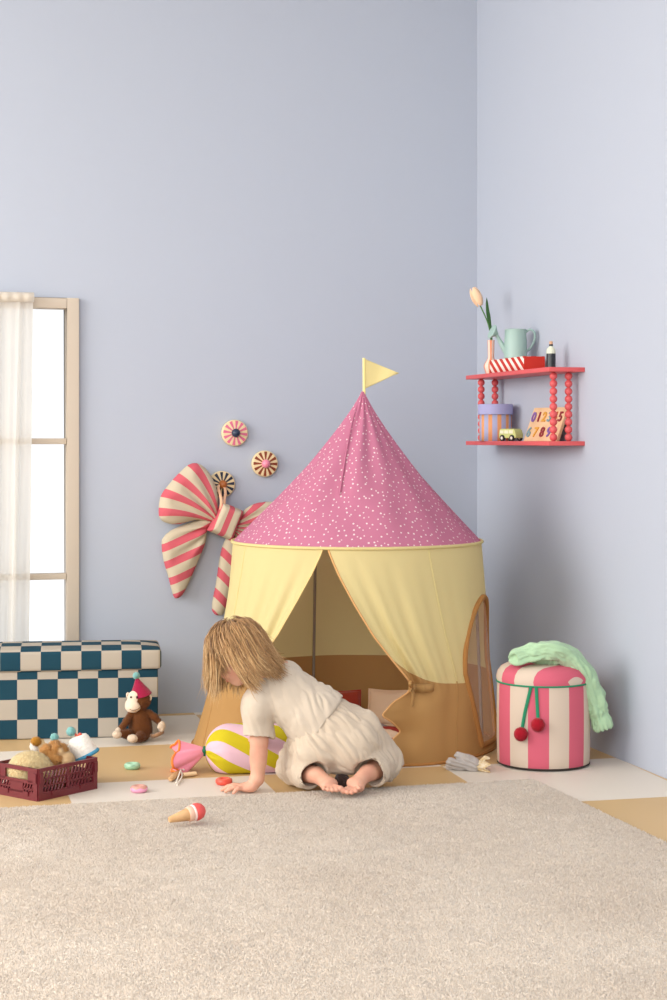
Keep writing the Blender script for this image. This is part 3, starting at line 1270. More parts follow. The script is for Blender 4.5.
# what lies inside the tent: padded round mat and cushions
M_mar, M_ivy = (136, 58, 66), (226, 206, 188)
mm = stripe_mat('maroon_cream_wavy_quilt', M_mar, M_ivy, .5, .9, (300, .25))
rr, ta = np.meshgrid(np.linspace(0, 1, 40), np.linspace(0, 2 * PI, 121)[:-1], indexing='ij')
Rm = .455
prof = np.where(rr > .93, np.sqrt(np.clip(1 - ((rr - .93) / .07) ** 2, 0, 1)), 1)
xm, ym = Rm * rr * np.cos(ta), Rm * rr * np.sin(ta)
V = np.stack([TC[0] + xm, TC[1] + ym, .005 + .020 * prof + .004 * vnoise(np.stack([xm, ym, 0 * xm], -1), 18)], -1)
stv = (ym * 1.0 + .03 * np.sin(xm * 16)) / .17
b_ = np.stack([TC[0] + xm[-1], TC[1] + ym[-1], 0 * xm[-1] + .004], -1)
mat_t = thing('tent_mat', (TC[0], TC[1], .004), 'padded round floor mat in wavy maroon and cream lying inside the tent', 'mat')
Q = [tuple(q) for q in np.stack([np.arange(39)[:, None] * 120 + np.arange(120)[None], (np.arange(39)[:, None] + 1) * 120 + np.arange(120)[None], (np.arange(39)[:, None] + 1) * 120 + (np.arange(120)[None] + 1) % 120, np.arange(39)[:, None] * 120 + (np.arange(120)[None] + 1) % 120], -1).reshape(-1, 4)]
obj('padding', V.reshape(-1, 3), Q, mm, mat_t, sharp=0, attrs={'stripe': stv.ravel()})


def cushion(name, c, size, R, m, label, group=None, stripe=None):
    n = 30
    u_ = np.linspace(-1, 1, n)
    X, Y = np.meshgrid(u_, u_, indexing='ij')
    h = (np.clip(1 - np.abs(X) ** 3.2, 0, 1) * np.clip(1 - np.abs(Y) ** 3.2, 0, 1)) ** .55
    pin = 1 - .07 * (1 - np.abs(X) ** 2) * np.abs(Y) ** 2
    pin2 = 1 - .07 * (1 - np.abs(Y) ** 2) * np.abs(X) ** 2
    tp = np.stack([X * pin2 * size[0] / 2, Y * pin * size[1] / 2, h * size[2] / 2 + .003 * vnoise(np.stack([X, Y, 0 * X], -1), 3) * h], -1)
    bt = tp * np.array([1, 1, -1])
    V = np.concatenate([tp.reshape(-1, 3), bt.reshape(-1, 3)])
    g = grid_faces(n, n)
    F2 = np.concatenate([g, g[:, ::-1] + n * n])
    bt_ = thing(name, c, label, 'cushion', rot=Matrix(R), group=group)
    obj('cover', V, F2, m, bt_, 'local', sharp=60, attrs={'stripe': (V[:, 0] * .8 + V[:, 1] * .6) / .12} if stripe else None)
    e = np.array([(-1, -1), (1, -1), (1, 1), (-1, 1), (-1, -1)], float)
    pp = []
    for a_, b2 in zip(e[:-1], e[1:]):
        for t in np.linspace(0, 1, 14)[:-1]:
            q = a_ + (b2 - a_) * t
            w = 1 - .07 * (1 - abs(q[0] if abs(q[1]) == 1 else q[1]) ** 2)
            pp.append((q[0] * (w if abs(q[0]) == 1 else 1) * size[0] / 2, q[1] * (w if abs(q[1]) == 1 else 1) * size[1] / 2, 0))
    pp.append(pp[0])
    MB().tube(pp, .0045, 6).build('piping', m if not stripe else M_redc, bt_, 'local')
    return bt_


M_redc = mat('brick_red_velvet', (166, 62, 44), .8, (300, .2), .2, .3)
M_crmc = mat('warm_cream_cushion_cloth', (232, 206, 178), .9, (300, .2))
lean = math.radians(66)


def rot_lean(yaw, tilt):
    return Matrix.Rotation(yaw, 3, 'Z') @ Matrix.Rotation(tilt, 3, 'X')


cushion('cushion', P(341, 708.5, 6.70), (.165, .145, .06), rot_lean(math.radians(8), lean), M_redc, 'brick red cushion leaning against the back inside the tent, left of the cream one')
cushion('cushion', P(388, 708, 6.66), (.165, .145, .06), rot_lean(math.radians(-14), lean), M_crmc, 'cream cushion leaning inside the tent, right of the brick red one')
M_strp = stripe_mat('brick_and_cream_star_cloth', (160, 58, 50), (232, 206, 180), .42)
cushion('cushion', P(386, 735, 6.30), (.16, .13, .05), rot_lean(math.radians(12), math.radians(4)), M_strp, 'brick and cream patterned cushion lying flat at the front inside the tent', stripe=True)
s = SDF(P(372, 727, 6.46) - .12, P(372, 727, 6.46) + .12, .004)
c = P(372, 727, 6.46)
s.ell(c, (.058, .03, .017), axes((1, 0, -.15), (0, 1, .1)), 0)
s.cone(c + (.03, 0, 0), c + (.075, .005, -.012), .013, .007, .015)
sdf_obj('soft_toy', s, mat('grey_plush', (158, 148, 150), .95, (400, .5)), None, loc=c - (0, 0, .02))
tag(bpy.data.objects['soft_toy'], 'small grey plush toy lying on the cushions inside the tent', 'toy')

# ================================================================== wall shelf with beaded posts
M_coral = mat('coral_painted_wood', (212, 90, 92), .45, (60, .03), .4)
SY1 = 5.91                                   # near end
SX0 = 2.514                                  # front edge
pf = right_wall(465.7, 374, SX0)
SY0 = pf[1]                                  # far end
ZT, ZB = 1.424, 1.1455                       # tops of the two boards
TH = .0168
shelf = thing('wall_shelf', (WALL_X, (SY0 + SY1) / 2, ZB - TH), 'coral red two-tier wall shelf with beaded posts on the right wall', 'shelf', frame='room')
for z in (ZT, ZB):
    MB().box(((SX0 + WALL_X) / 2, (SY0 + SY1) / 2, z - TH / 2), (WALL_X - SX0, SY0 - SY1, TH)).build('board', M_coral, shelf, 'room', bevel=.002)
bs = (ZT - TH - ZB) / 9
for yy in (SY1 + .062, SY0 - .07):
    for xx in (SX0 + .044, WALL_X - .040):
        mb = MB()
        for k in range(9):
            mb.ball((xx, yy, ZB + bs * (k + .5)), (.0148, .0148, bs * .53), 20)
        mb.tube([(xx, yy, ZB), (xx, yy, ZT - TH)], .006, 8)
        mb.build('beaded_post', M_coral, shelf, 'room')


def on_shelf(px, X, z):
    """shelf place seen in column px at distance X along the room's width"""
    xr = (px - CX) / FPX
    D = X / (xr * cs + sn)
    return np.array([X, D * (-xr * sn + cs), z])


# red and white striped box lying on the top board
c = on_shelf(524, SX0 + .012, ZT)
e = on_shelf(490, SX0 + .012, ZT)
bl, bw, bh = abs(e[1] - c[1]), .088, .053
box = thing('gift_box', ((SX0 + .012 + bw / 2), (c[1] + e[1]) / 2, ZT), 'low red box with white slanted stripes lying on the top shelf board', 'box', frame='room')
M_rs = stripe_mat('red_white_slant_print', (200, 52, 40), (244, 232, 222), .52, .6, (200, .02))
M_red = mat('red_card', (200, 52, 40), .6, None, .3)
V = np.array([(x, y, z) for x in (-bw / 2, bw / 2) for y in (-bl / 2, bl / 2) for z in (0, bh)])
front = [0, 1, 3, 2]
obj('body', V, [(4, 6, 7, 5), (0, 4, 5, 1), (2, 3, 7, 6), (0, 2, 6, 4)], M_red, box, 'local', smooth=False)
gy = np.linspace(-bl / 2, bl / 2, 40)
Vs, at = [], []
for y in gy:
    for x, z in ((-bw / 2 - .0005, 0.0005), (-bw / 2 - .0005, bh + .0005), (bw / 2, bh + .0005)):
        Vs.append((x, y, z))
        d = 0 if x < 0 else bw
        at.append((-y + 1.5 * (z if x < 0 else bh + d)) / .062)
obj('striped_sleeve', Vs, grid_faces(40, 3), M_rs, box, 'local', smooth=False, attrs={'stripe': at}, solid=.0008)

# sage watering can standing on the box
M_sage = mat('sage_enamel', (158, 186, 178), .45, None, .5)
wc0 = on_shelf(515.5, SX0 + .058, ZT + bh + .001)
can = thing('watering_can', wc0, 'small sage green toy watering can standing on the striped box', 'watering can', frame='room', rotz=math.radians(152))
mb = MB()
mb.lathe([(.044, 0), (.0465, .003), (.0455, .06), (.043, .112), (.0445, .116), (.042, .118), (.041, .112), (.0425, .05), (.040, .02)], 40)
mb.build('body', M_sage, can, 'local')
MB().tube([(.036, 0, .026), (.055, .004, .056), (.068, .008, .082), (.076, .012, .096)], [.013, .010, .0075, .0075], 14).build('spout', M_sage, can, 'local')
Rr = axes((0, 1, 0), (.7, 0, -.7))
MB().lathe([(.007, -.016), (.012, -.008), (.030, .008), (.031, .011), (.0295, .013), (.001, .015)], 28, (.084, .016, .104), axes((.80, .42, .43), (0, 1, 0))[:, [1, 2, 0]]).build('rose', M_sage, can, 'local')
MB().tube(spline([(-.040, 0, .105), (-.058, 0, .116), (-.076, 0, .104), (-.076, 0, .072), (-.060, 0, .042), (-.045, 0, .030)], 26), .0062, 10, flat=(1.3, .7)).build('handle', M_sage, can, 'local')

# faceted vase with one tulip
vb = on_shelf(491, SX0 + .05, ZT)
vase = thing('vase', vb, 'slim peach faceted vase at the far left end of the top shelf board', 'vase', frame='room')
M_vs = stripe_mat('peach_white_facets', (226, 140, 102), (244, 214, 196), .5, .4, (50, .02), .5)
mb = MB()
prof = [(.018, 0), (.022, .004), (.031, .030), (.030, .040), (.014, .066), (.013, .072), (.0145, .138), (.0155, .142), (.012, .142), (.011, .08)]
n = 10
V, at = [], []
for r, z in prof:
    for i in range(n):
        for q in (0, .98):
            a = 2 * PI * (i + q) / n + .2
            V.append((r * math.cos(a), r * math.sin(a), z))
            at.append(i * .5 + .25)
m2 = 2 * n
Q = [(k * m2 + i, k * m2 + (i + 1) % m2, (k + 1) * m2 + (i + 1) % m2, (k + 1) * m2 + i) for k in range(len(prof) - 1) for i in range(m2)]
Q.append(tuple(range(m2))[::-1])
obj('body', V, Q, M_vs, vase, 'local', sharp=25, attrs={'stripe': at})
# flower stands in the vase
tl = thing('tulip', (vb[0], vb[1], ZT + .084), 'single pale peach tulip with one tall leaf standing in the slim vase', 'flower', frame='room')
M_stem = mat('tulip_green', (78, 122, 62), .6)
Dv = (vb * np.array([sn, cs, 0])).sum()
q0 = np.array([0, 0, 0.0])


def rel(px, py, dd=0.0):
    p = W(P(px, py, Dv + dd)) - np.array([vb[0], vb[1], ZT + .084])
    return p


MB().tube(spline([(0, 0, .0), rel(491, 338), rel(487.5, 322, -.004), rel(480, 305, -.008)], 24), [.0028] * 24, 8).build('stem', M_stem, tl, 'local')
lp = spline([(0.002, 0, .0), rel(491.3, 337), rel(489.5, 322, .004), rel(487.6, 310, .008), rel(486.6, 297.5, .012)], 26)
MB().tube(lp, np.interp(np.linspace(0, 1, 26), [0, .3, .65, .9, 1], [.002, .007, .0105, .006, .0008]), 10, flat=(1, .18), up=(0.3, -1, 0)).build('leaf', mat('tulip_leaf', (62, 104, 54), .55, (30, .1)), tl, 'local')
M_pet = mat('peach_petal', (246, 206, 168), .6, (40, .05), .3, .2)
b0, b1 = rel(480, 305, -.008), rel(472.5, 287.5, -.012)
ax = nrm(b1 - b0)
L = np.linalg.norm(b1 - b0)
sd = nrm(np.cross(ax, (0, 1, .2)))
od = np.cross(ax, sd)
for k in range(6):
    a = k * PI / 3 + (.5 if k % 2 else 0)
    ro = .0235 if k % 2 else .020
    V = []
    nn_, mm_ = 14, 9
    for i in range(nn_):
        t = i / (nn_ - 1)
        rr_ = ro * (math.sin(PI * min(1, .10 + .80 * t)) ** .6)
        hw = .95 * math.sin(PI * (.08 + .86 * t)) ** .7
        for j in range(mm_):
            g = a + (j / (mm_ - 1) - .5) * 2 * hw
            V.append(b0 + ax * (t * L * 1.04 - .004) + rr_ * (math.cos(g) * sd + math.sin(g) * od) * (1 - .05 * abs(j - 4) / 4))
    obj('petal', V, grid_faces(nn_, mm_), M_pet, tl, 'local', sharp=0, solid=.0012)

# dark bottle with a cream label and wooden stopper
c = on_shelf(551, SX0 + .075, ZT)
bt = thing('toy_bottle', c, 'small black toy bottle with a cream shoulder on the top shelf board', 'bottle', frame='room')
M_blk = mat('black_painted_wood', (34, 40, 44), .35, None, .5)
MB().lathe([(.016, 0), (.0178, .002), (.0178, .058), (.0178, .0585)], 28).build('body', M_blk, bt, 'local')
MB().lathe([(.018, .0585), (.018, .067), (.0165, .075), (.0085, .084), (.0075, .087)], 28).build('shoulder', mat('pale_mint_cream', (216, 222, 200), .5), bt, 'local')
MB().lathe([(.0075, .087), (.0075, .094), (.008, .0945)], 20).build('neck', M_blk, bt, 'local')
MB().lathe([(.0068, .0945), (.0068, .104), (.0055, .106)], 18).build('cork', mat('cork_wood', (206, 160, 128), .7), bt, 'local')

# round hat box
c = on_shelf(495.5, SX0 + .055, ZB)
hb = thing('hat_box', c, 'round box with lavender lid and orange and lavender stripes on the lower shelf board', 'box', frame='room')
M_lav = mat('lavender_card', (166, 166, 206), .7, None, .3)
V, at, n = [], [], 140
for z in (0.0005, .05, .112):
    for i in range(n + 1):
        a = 2 * PI * i / n
        V.append((.066 * math.cos(a), .066 * math.sin(a), z))
        at.append(i / n * 11 + .2)
obj('body', V, np.array([(k * (n + 1) + i, k * (n + 1) + i + 1, (k + 1) * (n + 1) + i + 1, (k + 1) * (n + 1) + i) for k in range(2) for i in range(n)]),
    stripe_mat('orange_lavender_stripes', (226, 158, 108), (170, 172, 204), .45, .6, (100, .02)), hb, 'local', sharp=0, attrs={'stripe': at}, solid=.002)
MB().lathe([(.001, .153), (.067, .153), (.0715, .152), (.0725, .150), (.0725, .110), (.0705, .110), (.0705, .146), (.001, .147)], 72, cap=False).build('lid', M_lav, hb, 'local')
MB().lathe([(.066, .0005), (.001, .0008)], 60, cap=True).build('bottom', M_lav, hb, 'local')

# toy van
c = on_shelf(511, SX0 + .048, ZB)
van = thing('toy_van', c, 'small pale green wooden toy van beside the round box', 'toy van', frame='room', rotz=math.radians(-66))
M_van = mat('pale_green_wood', (198, 204, 130), .5, None, .35)
L2, h2, w2 = .047, .050, .022
side = [(-L2, .012), (-L2, .030), (-L2 + .004, .047), (-L2 + .010, .050), (L2 - .016, .050), (L2 - .008, .046), (L2 - .001, .031), (L2, .026), (L2, .012)]
V = [(x, -w2, z) for x, z in side] + [(x, w2, z) for x, z in side]
n = len(side)
obj('body', V, [tuple(range(n)), tuple(range(n, 2 * n))[::-1]] + [(i, i + n, (i + 1) % n + n, (i + 1) % n) for i in range(n)], M_van, van, 'local', sharp=30, bevel=.0025)
M_pale = mat('pale_window_paint', (232, 228, 196), .4)
for sy in (-1, 1):
    mb = MB()
    for x0, x1 in ((-.040, -.020), (-.016, .006), (.010, .032)):
        mb.box(((x0 + x1) / 2, sy * (w2 + .0003), .037), (x1 - x0, .0012, .013))
    mb.build('side_windows', M_pale, van, 'local', smooth=False)
M_tyre = mat('black_toy_tyre', (40, 38, 38), .5)
M_hub = mat('cream_wheel_hub', (226, 220, 206), .5)
for x in (-.026, .028):
    for sy in (-1, 1):
        wh = MB().lathe([(.0118, -.004), (.0126, -.003), (.0126, .003), (.0118, .004)], 24, (x, sy * (w2 + .001), .0127), axes((1, 0, 0), (0, 0, 1))).build('wheel', M_tyre, van, 'local')
        MB().lathe([(.0062, -.0048), (.0062, .0048)], 18, (x, sy * (w2 + .001), .0127), axes((1, 0, 0), (0, 0, 1))).build('hub', M_hub, wh, 'local')

# number board leaning behind the posts
p0 = on_shelf(523, SX0 + .030, ZB)
p1 = on_shelf(553, SX0 + .075, ZB)
ex = nrm(p1 - p0)
Lb = np.linalg.norm(p1 - p0) + .02
back = nrm(np.cross((0, 0, 1), ex))
if back[0] < 0:
    back = -back
tilt = math.radians(22)
ez = np.array([0, 0, 1.0]) * math.cos(tilt) + back * math.sin(tilt)
ny = np.cross(ez, ex)
Rb = np.stack([ex, ny, ez], 1)
if np.dot(ny, back) < 0:
    pass
Hb = .142
brd = thing('number_board', p0 + np.array((0, 0, .001)), 'pale wooden board with coloured cut-out numbers leaning on the lower shelf board', 'toy', frame='room', rot=Matrix(Rb))
M_pwood = mat('pale_beech', (228, 192, 152), .6, (30, .05), .3, var=((214, 174, 134), 14))
MB().box((Lb / 2, .008, Hb / 2), (Lb, .014, Hb)).build('board', M_pwood, brd, 'local', bevel=.003)
facing = -1 if np.dot(ny, back) > 0 else 1


def digit(ch, x, z, size, rgb, parent):
    cu = bpy.data.curves.new('d', 'FONT')
    cu.body = ch
    cu.size = size
    cu.extrude = .002
    cu.offset = .0012
    cu.align_x = 'CENTER'
    t = bpy.data.objects.new('d', cu)
    COL.objects.link(t)
    dg = bpy.context.evaluated_depsgraph_get()
    me = t.evaluated_get(dg).to_mesh()
    V = np.array([tuple(v.co) for v in me.vertices])
    Q = [tuple(p.vertices) for p in me.polygons]
    bpy.data.objects.remove(t)
    bpy.data.curves.remove(cu)
    y = -.001 if facing < 0 else .017
    V2 = np.stack([x + V[:, 0] * .92, y + V[:, 2] * (1 if facing > 0 else -1), z + V[:, 1]], 1)
    m = mat('number_paint_%d_%d' % (rgb[0], rgb[2]), rgb, .5)
    return obj('number', V2, Q, m, parent, 'local', smooth=False)


PUR, DR, MU, GB, OR = (128, 92, 160), (142, 46, 52), (212, 154, 62), (120, 148, 156), (214, 110, 70)
for i, (ch, cl_) in enumerate((('0', PUR), ('1', DR), ('2', MU), ('3', GB), ('4', OR), ('5', DR))):
    digit(ch, Lb * (.10 + .16 * i), .082, .056, cl_, brd)
for i, (ch, cl_) in enumerate((('6', GB), ('7', MU), ('8', DR), ('9', PUR))):
    digit(ch, Lb * (.10 + .2 * i), .018, .056, cl_, brd)

# ================================================================== striped stool with cherries
M_stl = stripe_mat('pink_cream_upholstery', (206, 98, 117), (208, 190, 172), .5, .85, (500, .2))
M_grn = mat('green_piping', (40, 136, 98), .7, (300, .2))
SC = np.array([(543.3 - CX) * 6.052 / FPX, 6.052])
SR = .1645
stool = thing('striped_stool', (SC[0], SC[1], 0), 'round pink and cream striped storage stool by the right wall', 'stool')


def cyl_local(a):       # angle measured from the side facing the camera's standpoint, to the right
    return SC[0] + SR * np.sin(a), SC[1] - SR * np.cos(a)


n = 224
zs = [0.004, .010, .05, .12, .2, .27, .291]
rr_ = [SR - .006, SR - .001, SR, SR + .001, SR + .001, SR, SR - .001]
V, at = [], []
off0 = math.atan2(SC[0], SC[1])
for z, r in zip(zs, rr_):
    for i in range(n + 1):
        a = 2 * PI * i / n - PI
        V.append((SC[0] + r * math.sin(a), SC[1] - r * math.cos(a), z))
        at.append((math.degrees(a) + 18.8 + 7) / 51.43)
at = np.array(at)
obj('body', V, np.array([(k * (n + 1) + i, k * (n + 1) + i + 1, (k + 1) * (n + 1) + i + 1, (k + 1) * (n + 1) + i) for k in range(len(zs) - 1) for i in range(n)]), M_stl, stool, sharp=0, attrs={'stripe': at})
MB().lathe([(.001, .002), (SR - .008, .002), (SR - .004, .005)], 64, (SC[0], SC[1], 0), cap=False).build('base', mat('dark_stool_base', (58, 50, 46), .8), stool)
MB().torus((SC[0], SC[1], .294), SR + .001, .0032, 90, 10).build('piping', M_grn, stool)
MB().torus((SC[0], SC[1], .007), SR - .003, .0035, 90, 8).build('lower_piping', mat('dark_stool_base', (58, 50, 46), .8), stool)
V, at = [], []
prof = [(SR + .001, .297), (SR + .003, .310), (SR - .002, .328), (SR - .014, .344), (SR - .034, .354), (SR * .6, .359), (SR * .3, .361), (.002, .361)]
for r, z in prof:
    for i in range(n):
        a = 2 * PI * i / n
        x, y = r * math.sin(a), -r * math.cos(a)
        V.append((SC[0] + x, SC[1] + y, z))
        at.append((x * .588 - y * .809 - .0285) / .135 + .5)
obj('lid', V, np.array([(k * n + i, k * n + (i + 1) % n, (k + 1) * n + (i + 1) % n, (k + 1) * n + i) for k in range(len(prof) - 1) for i in range(n)]), M_stl, stool, sharp=0, attrs={'stripe': at})


def stool_pt(px, z, off):
    a = math.asin(np.clip((px - 543.3) / 46.5, -1, 1)) - .122
    return np.array([SC[0] + (SR + off) * math.sin(a), SC[1] - (SR + off) * math.cos(a), z])


M_cher = mat('cherry_red_pompom', (206, 36, 56), .9, None, .1, .3, transl=.2)
chy = MB()
for (a, b, zc) in ((531.5, 524.0, .130), (536.5, 538.5, .166)):
    p = [stool_pt(a, .294, .005), stool_pt(a + (b - a) * .35, .25, .006), stool_pt(a + (b - a) * .75, .20, .007), stool_pt(b, zc + .018, .012)]
    st = MB().tube(spline(p, 20), .0058, 8, flat=(1, .3), up=(0, -1, 0)).build('ribbon', M_grn, stool)
    plush_ball('pompom', stool_pt(b, zc, .022), .0215, M_cher, st, 2600, .0045, .001)

# green garment thrown over the stool
M_mint = mat('mint_green_cotton', (172, 204, 166), .9, (500, .2), .15, .2)


def SP(px, py, D):
    return P(px, py, D)


gl = [SP(518, 656, 5.955), SP(535, 651.5, 5.955), SP(553, 650.5, 5.95), SP(569, 657, 5.97), SP(583, 674, 5.985), SP(592, 695, 6.00), SP(598.5, 714, 6.01), SP(602, 724, 6.01)]
lo, hi = np.min(gl, 0) - .09, np.max(gl, 0) + .09
s = SDF(lo, hi, .0035)
gl2 = spline(gl, 22)
rd = np.interp(np.linspace(0, 1, 22), [0, .1, .25, .45, .6, .75, .9, 1], [.027, .030, .028, .031, .033, .032, .030, .033])
s.chain(gl2, rd, .012)
s.chain([q + np.array((.012, .045, -.006)) for q in gl2[3:17]], rd[3:17] * .95, .02)
s.ell(SP(517, 657, 5.955), (.030, .034, .029), None, .01)
s.ell(SP(552, 659, 6.04), (.09, .075, .022), None, .02)
s.ell(SP(572, 664, 6.04), (.055, .06, .026), None, .02)
d1 = nrm(np.array(gl[-1]) - gl[-2])
s.cone(np.array(gl[-1]) + d1 * .002, np.array(gl[-1]) + d1 * .06, .024, .032, .004, 'sub')
s.cone(SP(512, 659, 5.925), SP(506, 661, 5.90), .016, .026, .006, 'sub')
# gathered band near the cuff
cb = gl2[19]


def fold_mint(V):
    d = np.linalg.norm(V[:, None, :] - gl2[None, :, :], axis=2)
    w = np.exp(-((d - d.min(1)[:, None]) / .012) ** 2)
    t = (w * np.arange(22)[None]).sum(1) / w.sum(1) / 21.0
    c = np.stack([np.interp(t, np.linspace(0, 1, 22), gl2[:, i]) for i in range(3)], 1)
    tg_ = np.stack([np.interp(t, np.linspace(0, 1, 22), np.gradient(gl2[:, i])) for i in range(3)], 1)
    tg_ /= np.linalg.norm(tg_, axis=1, keepdims=True)
    e1 = np.cross(tg_, (0, 1, 0))
    e1 /= np.linalg.norm(e1, axis=1, keepdims=True)
    q = V - c
    an = np.arctan2(q[:, 1], (q * e1).sum(1))
    n1 = vnoise(np.stack([t * 3.2, 1.5 * np.cos(an), 1.5 * np.sin(an)], 1), 1.0, 2)
    n2 = vnoise(np.stack([t * 9 + an * .5, 1.3 * np.cos(an), 1.3 * np.sin(an)], 1), 1.6, 5)
    n3 = vnoise(V, 75, 7)
    cuff = np.exp(-((t - .90) / .03) ** 2) + .6 * np.exp(-((t - .07) / .03) ** 2)
    return .006 * n1 + .0055 * (np.abs(n2) * 2 - .6) + .0015 * n3 - .005 * cuff + .003 * np.exp(-((t - 1) / .06) ** 2) * np.sin(an * 9)


g = sdf_obj('folded_garment', s, M_mint, None, fold_mint, loc=np.array([SC[0], SC[1], .36]))
tag(g, 'mint green garment draped over the striped stool', 'clothing')

# ================================================================== grey satin bundle with a ruffled end
M_satin = mat('grey_satin', (176, 168, 162), .45, (300, .1), .4, .3)
bc = Fl(464, 771)
bun = thing('fabric_pouch', bc, 'small grey satin pouch with a cream ruffled end lying on the floor before the tent', 'pouch')
s = SDF(bc + (-.1, -.08, -.005), bc + (.1, .09, .1), .003)
for a_, b_, r1, r2 in (((449, 766), (474, 766), .013, .016), ((450, 761.5), (474, 766), .014, .016), ((458, 755.5), (474, 763), .013, .018), ((461, 770), (476, 766), .012, .016), ((468, 758), (477, 764), .014, .014)):
    s.cone(P(a_[0], a_[1], bc[1] + .01 * (a_[0] % 3)), P(b_[0], b_[1], bc[1]), r1, r2, .006)
s.cut((0, 0, .001), (0, 0, -1))
sdf_obj('satin_wrap', s, M_satin, bun, lambda V: .0018 * np.sin(V[:, 2] * 420 + V[:, 0] * 130 + 2 * vnoise(V, 40)) + .002 * vnoise(V, 70))
V = []
nr, nc_ = 12, 90
r0 = P(475, 766, bc[1] - .004)
for i in range(nr):
    t = i / (nr - 1)
    for j in range(nc_):
        a = 2 * PI * j / nc_
        r = .008 + .026 * t + .004 * t * math.sin(a * 9)
        q = r0 + np.array([.002 + .040 * t + .010 * t * math.sin(a * 7 + 1), r * math.cos(a) + .004 * t * math.sin(a * 11), r * math.sin(a) * .95])
        q[2] = max(q[2], .002)
        V.append(q)
obj('ruffle', V, [(i * nc_ + j, i * nc_ + (j + 1) % nc_, (i + 1) * nc_ + (j + 1) % nc_, (i + 1) * nc_ + j) for i in range(nr - 1) for j in range(nc_)],
    mat('cream_sprig_cotton', (232, 216, 190), .9, (120, .3), var=((206, 176, 120), 90)), bun, sharp=0, solid=.0015)

# ================================================================== candy-shaped cushion
M_candy = stripe_mat('chartreuse_pink_stripes', (194, 178, 34), (222, 184, 196), .5, .9, (420, .2))
M_cpk = mat('pink_cushion_cloth', (240, 150, 170), .85, (420, .2), .2, .2)
M_org = mat('orange_binding', (240, 128, 60), .85)
CDp = 5.92
cl0, cl1 = P(205, 756, CDp - .03), P(318, 752, CDp + .02)
cl0[2], cl1[2] = .072, .078
ax = nrm(cl1 - cl0)
Lc = np.linalg.norm(cl1 - cl0)
sd = nrm(np.cross(ax, (0, 0, 1)))
up = np.cross(sd, ax)
candy = thing('candy_cushion', ((cl0[0] + cl1[0]) / 2, CDp, 0), 'candy-shaped cushion with chartreuse and pink stripes lying before the tent', 'cushion')
nl, na_ = 90, 120
V, at = [], []
for i in range(nl):
    t = i / (nl - 1)
    e = min(t, 1 - t)
    r = .083 * (1 - (1 - min(1, e / .24)) ** 2.3) ** .62 + .010
    for j in range(na_):
        a = 2 * PI * j / na_
        pl = 1 + .055 * math.sin(a * 13 + 2 * math.sin(3 * a)) * math.exp(-e / .07) + .012 * math.sin(a * 5 + t * 7)
        q = cl0 + ax * (t * Lc) + (sd * math.cos(a) + up * math.sin(a)) * r * pl
        q[2] = max(q[2], .003 + .012 * (1 - min(1, (r / .09))))
        V.append(q)
        ring = (a / (2 * PI)) * 5.0
        at.append(ring + .3 + 2.0 * (t - .0) * 1.0 * min(1, e / .1 + .35))
V, at = np.array(V), np.array(at)
Vx = np.concatenate([V.reshape(nl, na_, 3), V.reshape(nl, na_, 3)[:, :1]], 1)
ax_ = np.concatenate([at.reshape(nl, na_), at.reshape(nl, na_)[:, :1] + 5.0], 1)
obj('body', Vx.reshape(-1, 3), grid_faces(nl, na_ + 1)[:, ::-1], M_candy, candy, sharp=0, attrs={'stripe': ax_.ravel()})
for end, sg in ((cl0, -1), (cl1, 1)):
    MB().torus(end + ax * sg * .002, .0125, .0055, 28, 10, np.stack([sd, up, ax], 1)).ball(end + ax * sg * .002 - np.array((0, .014, -.004)), (.008, .008, .009), 12).build('tie', mat('bottle_green_cord', (40, 110, 80), .8), candy)
    nr, nc_ = 26, 110
    V, rimp = [], []
    for i in range(nr):
        t = i / (nr - 1)
        for j in range(nc_):
            a = 2 * PI * j / nc_
            ry = .010 + .066 * t ** .8
            rz = .010 + .050 * t ** .8
            w_ = 1 + .17 * t * math.sin(a * 5 + .6) + .07 * t * math.sin(a * 9 + 2)
            q = end + ax * sg * (.004 + .098 * t + .014 * t * math.sin(a * 3 + 1)) + sd * ry * w_ * math.cos(a) + up * rz * w_ * math.sin(a)
            q[2] += -.030 * t
            q[2] = max(q[2], .004 + .002 * math.sin(a * 7))
            V.append(q)
            if i == nr - 1:
                rimp.append(q)
    wr = obj('wrapper_end', V, [(i * nc_ + j, i * nc_ + (j + 1) % nc_, (i + 1) * nc_ + (j + 1) % nc_, (i + 1) * nc_ + j) for i in range(nr - 1) for j in range(nc_)], M_cpk, candy, sharp=0, solid=.003)
    c_ = np.mean(rimp, 0)
    lid_ = [c_ - ax * sg * .030] + rimp
    obj('inner_cloth', lid_, [(0, 1 + j, 1 + (j + 1) % nc_) for j in range(nc_)], M_cpk, wr, sharp=0)
    MB().tube(rimp + rimp[:1], .0042, 6).build('orange_edge', M_org, wr)

# ================================================================== small wooden toys on the floor
def donut(px, py, rgb, icing, label):
    c = Fl(px, py)
    t = thing('toy_doughnut', c, label, 'toy', group='wooden toy doughnuts')
    m1 = mat('doughnut_paint_%d_%d' % (rgb[0], rgb[2]), rgb, .4, None, .45)
    MB().torus((0, 0, .0105), .0185, .0098, 48, 18, sq=1.05).build('ring', m1, t, 'local')
    V = []
    for i in range(48):
        a = 2 * PI * i / 48
        w_ = 1.15 + .22 * math.sin(a * 6)
        for j in range(11):
            b_ = PI / 2 + (j / 10 - .5) * 2 * w_
            V.append(((.0185 + .0106 * math.cos(b_)) * math.cos(a), (.0185 + .0106 * math.cos(b_)) * math.sin(a), .0108 + .0112 * math.sin(b_)))
    obj('icing', V, grid_faces(48, 11, True), mat('doughnut_icing_%d_%d' % (icing[0], icing[2]), icing, .35, None, .5), t, 'local', sharp=0)


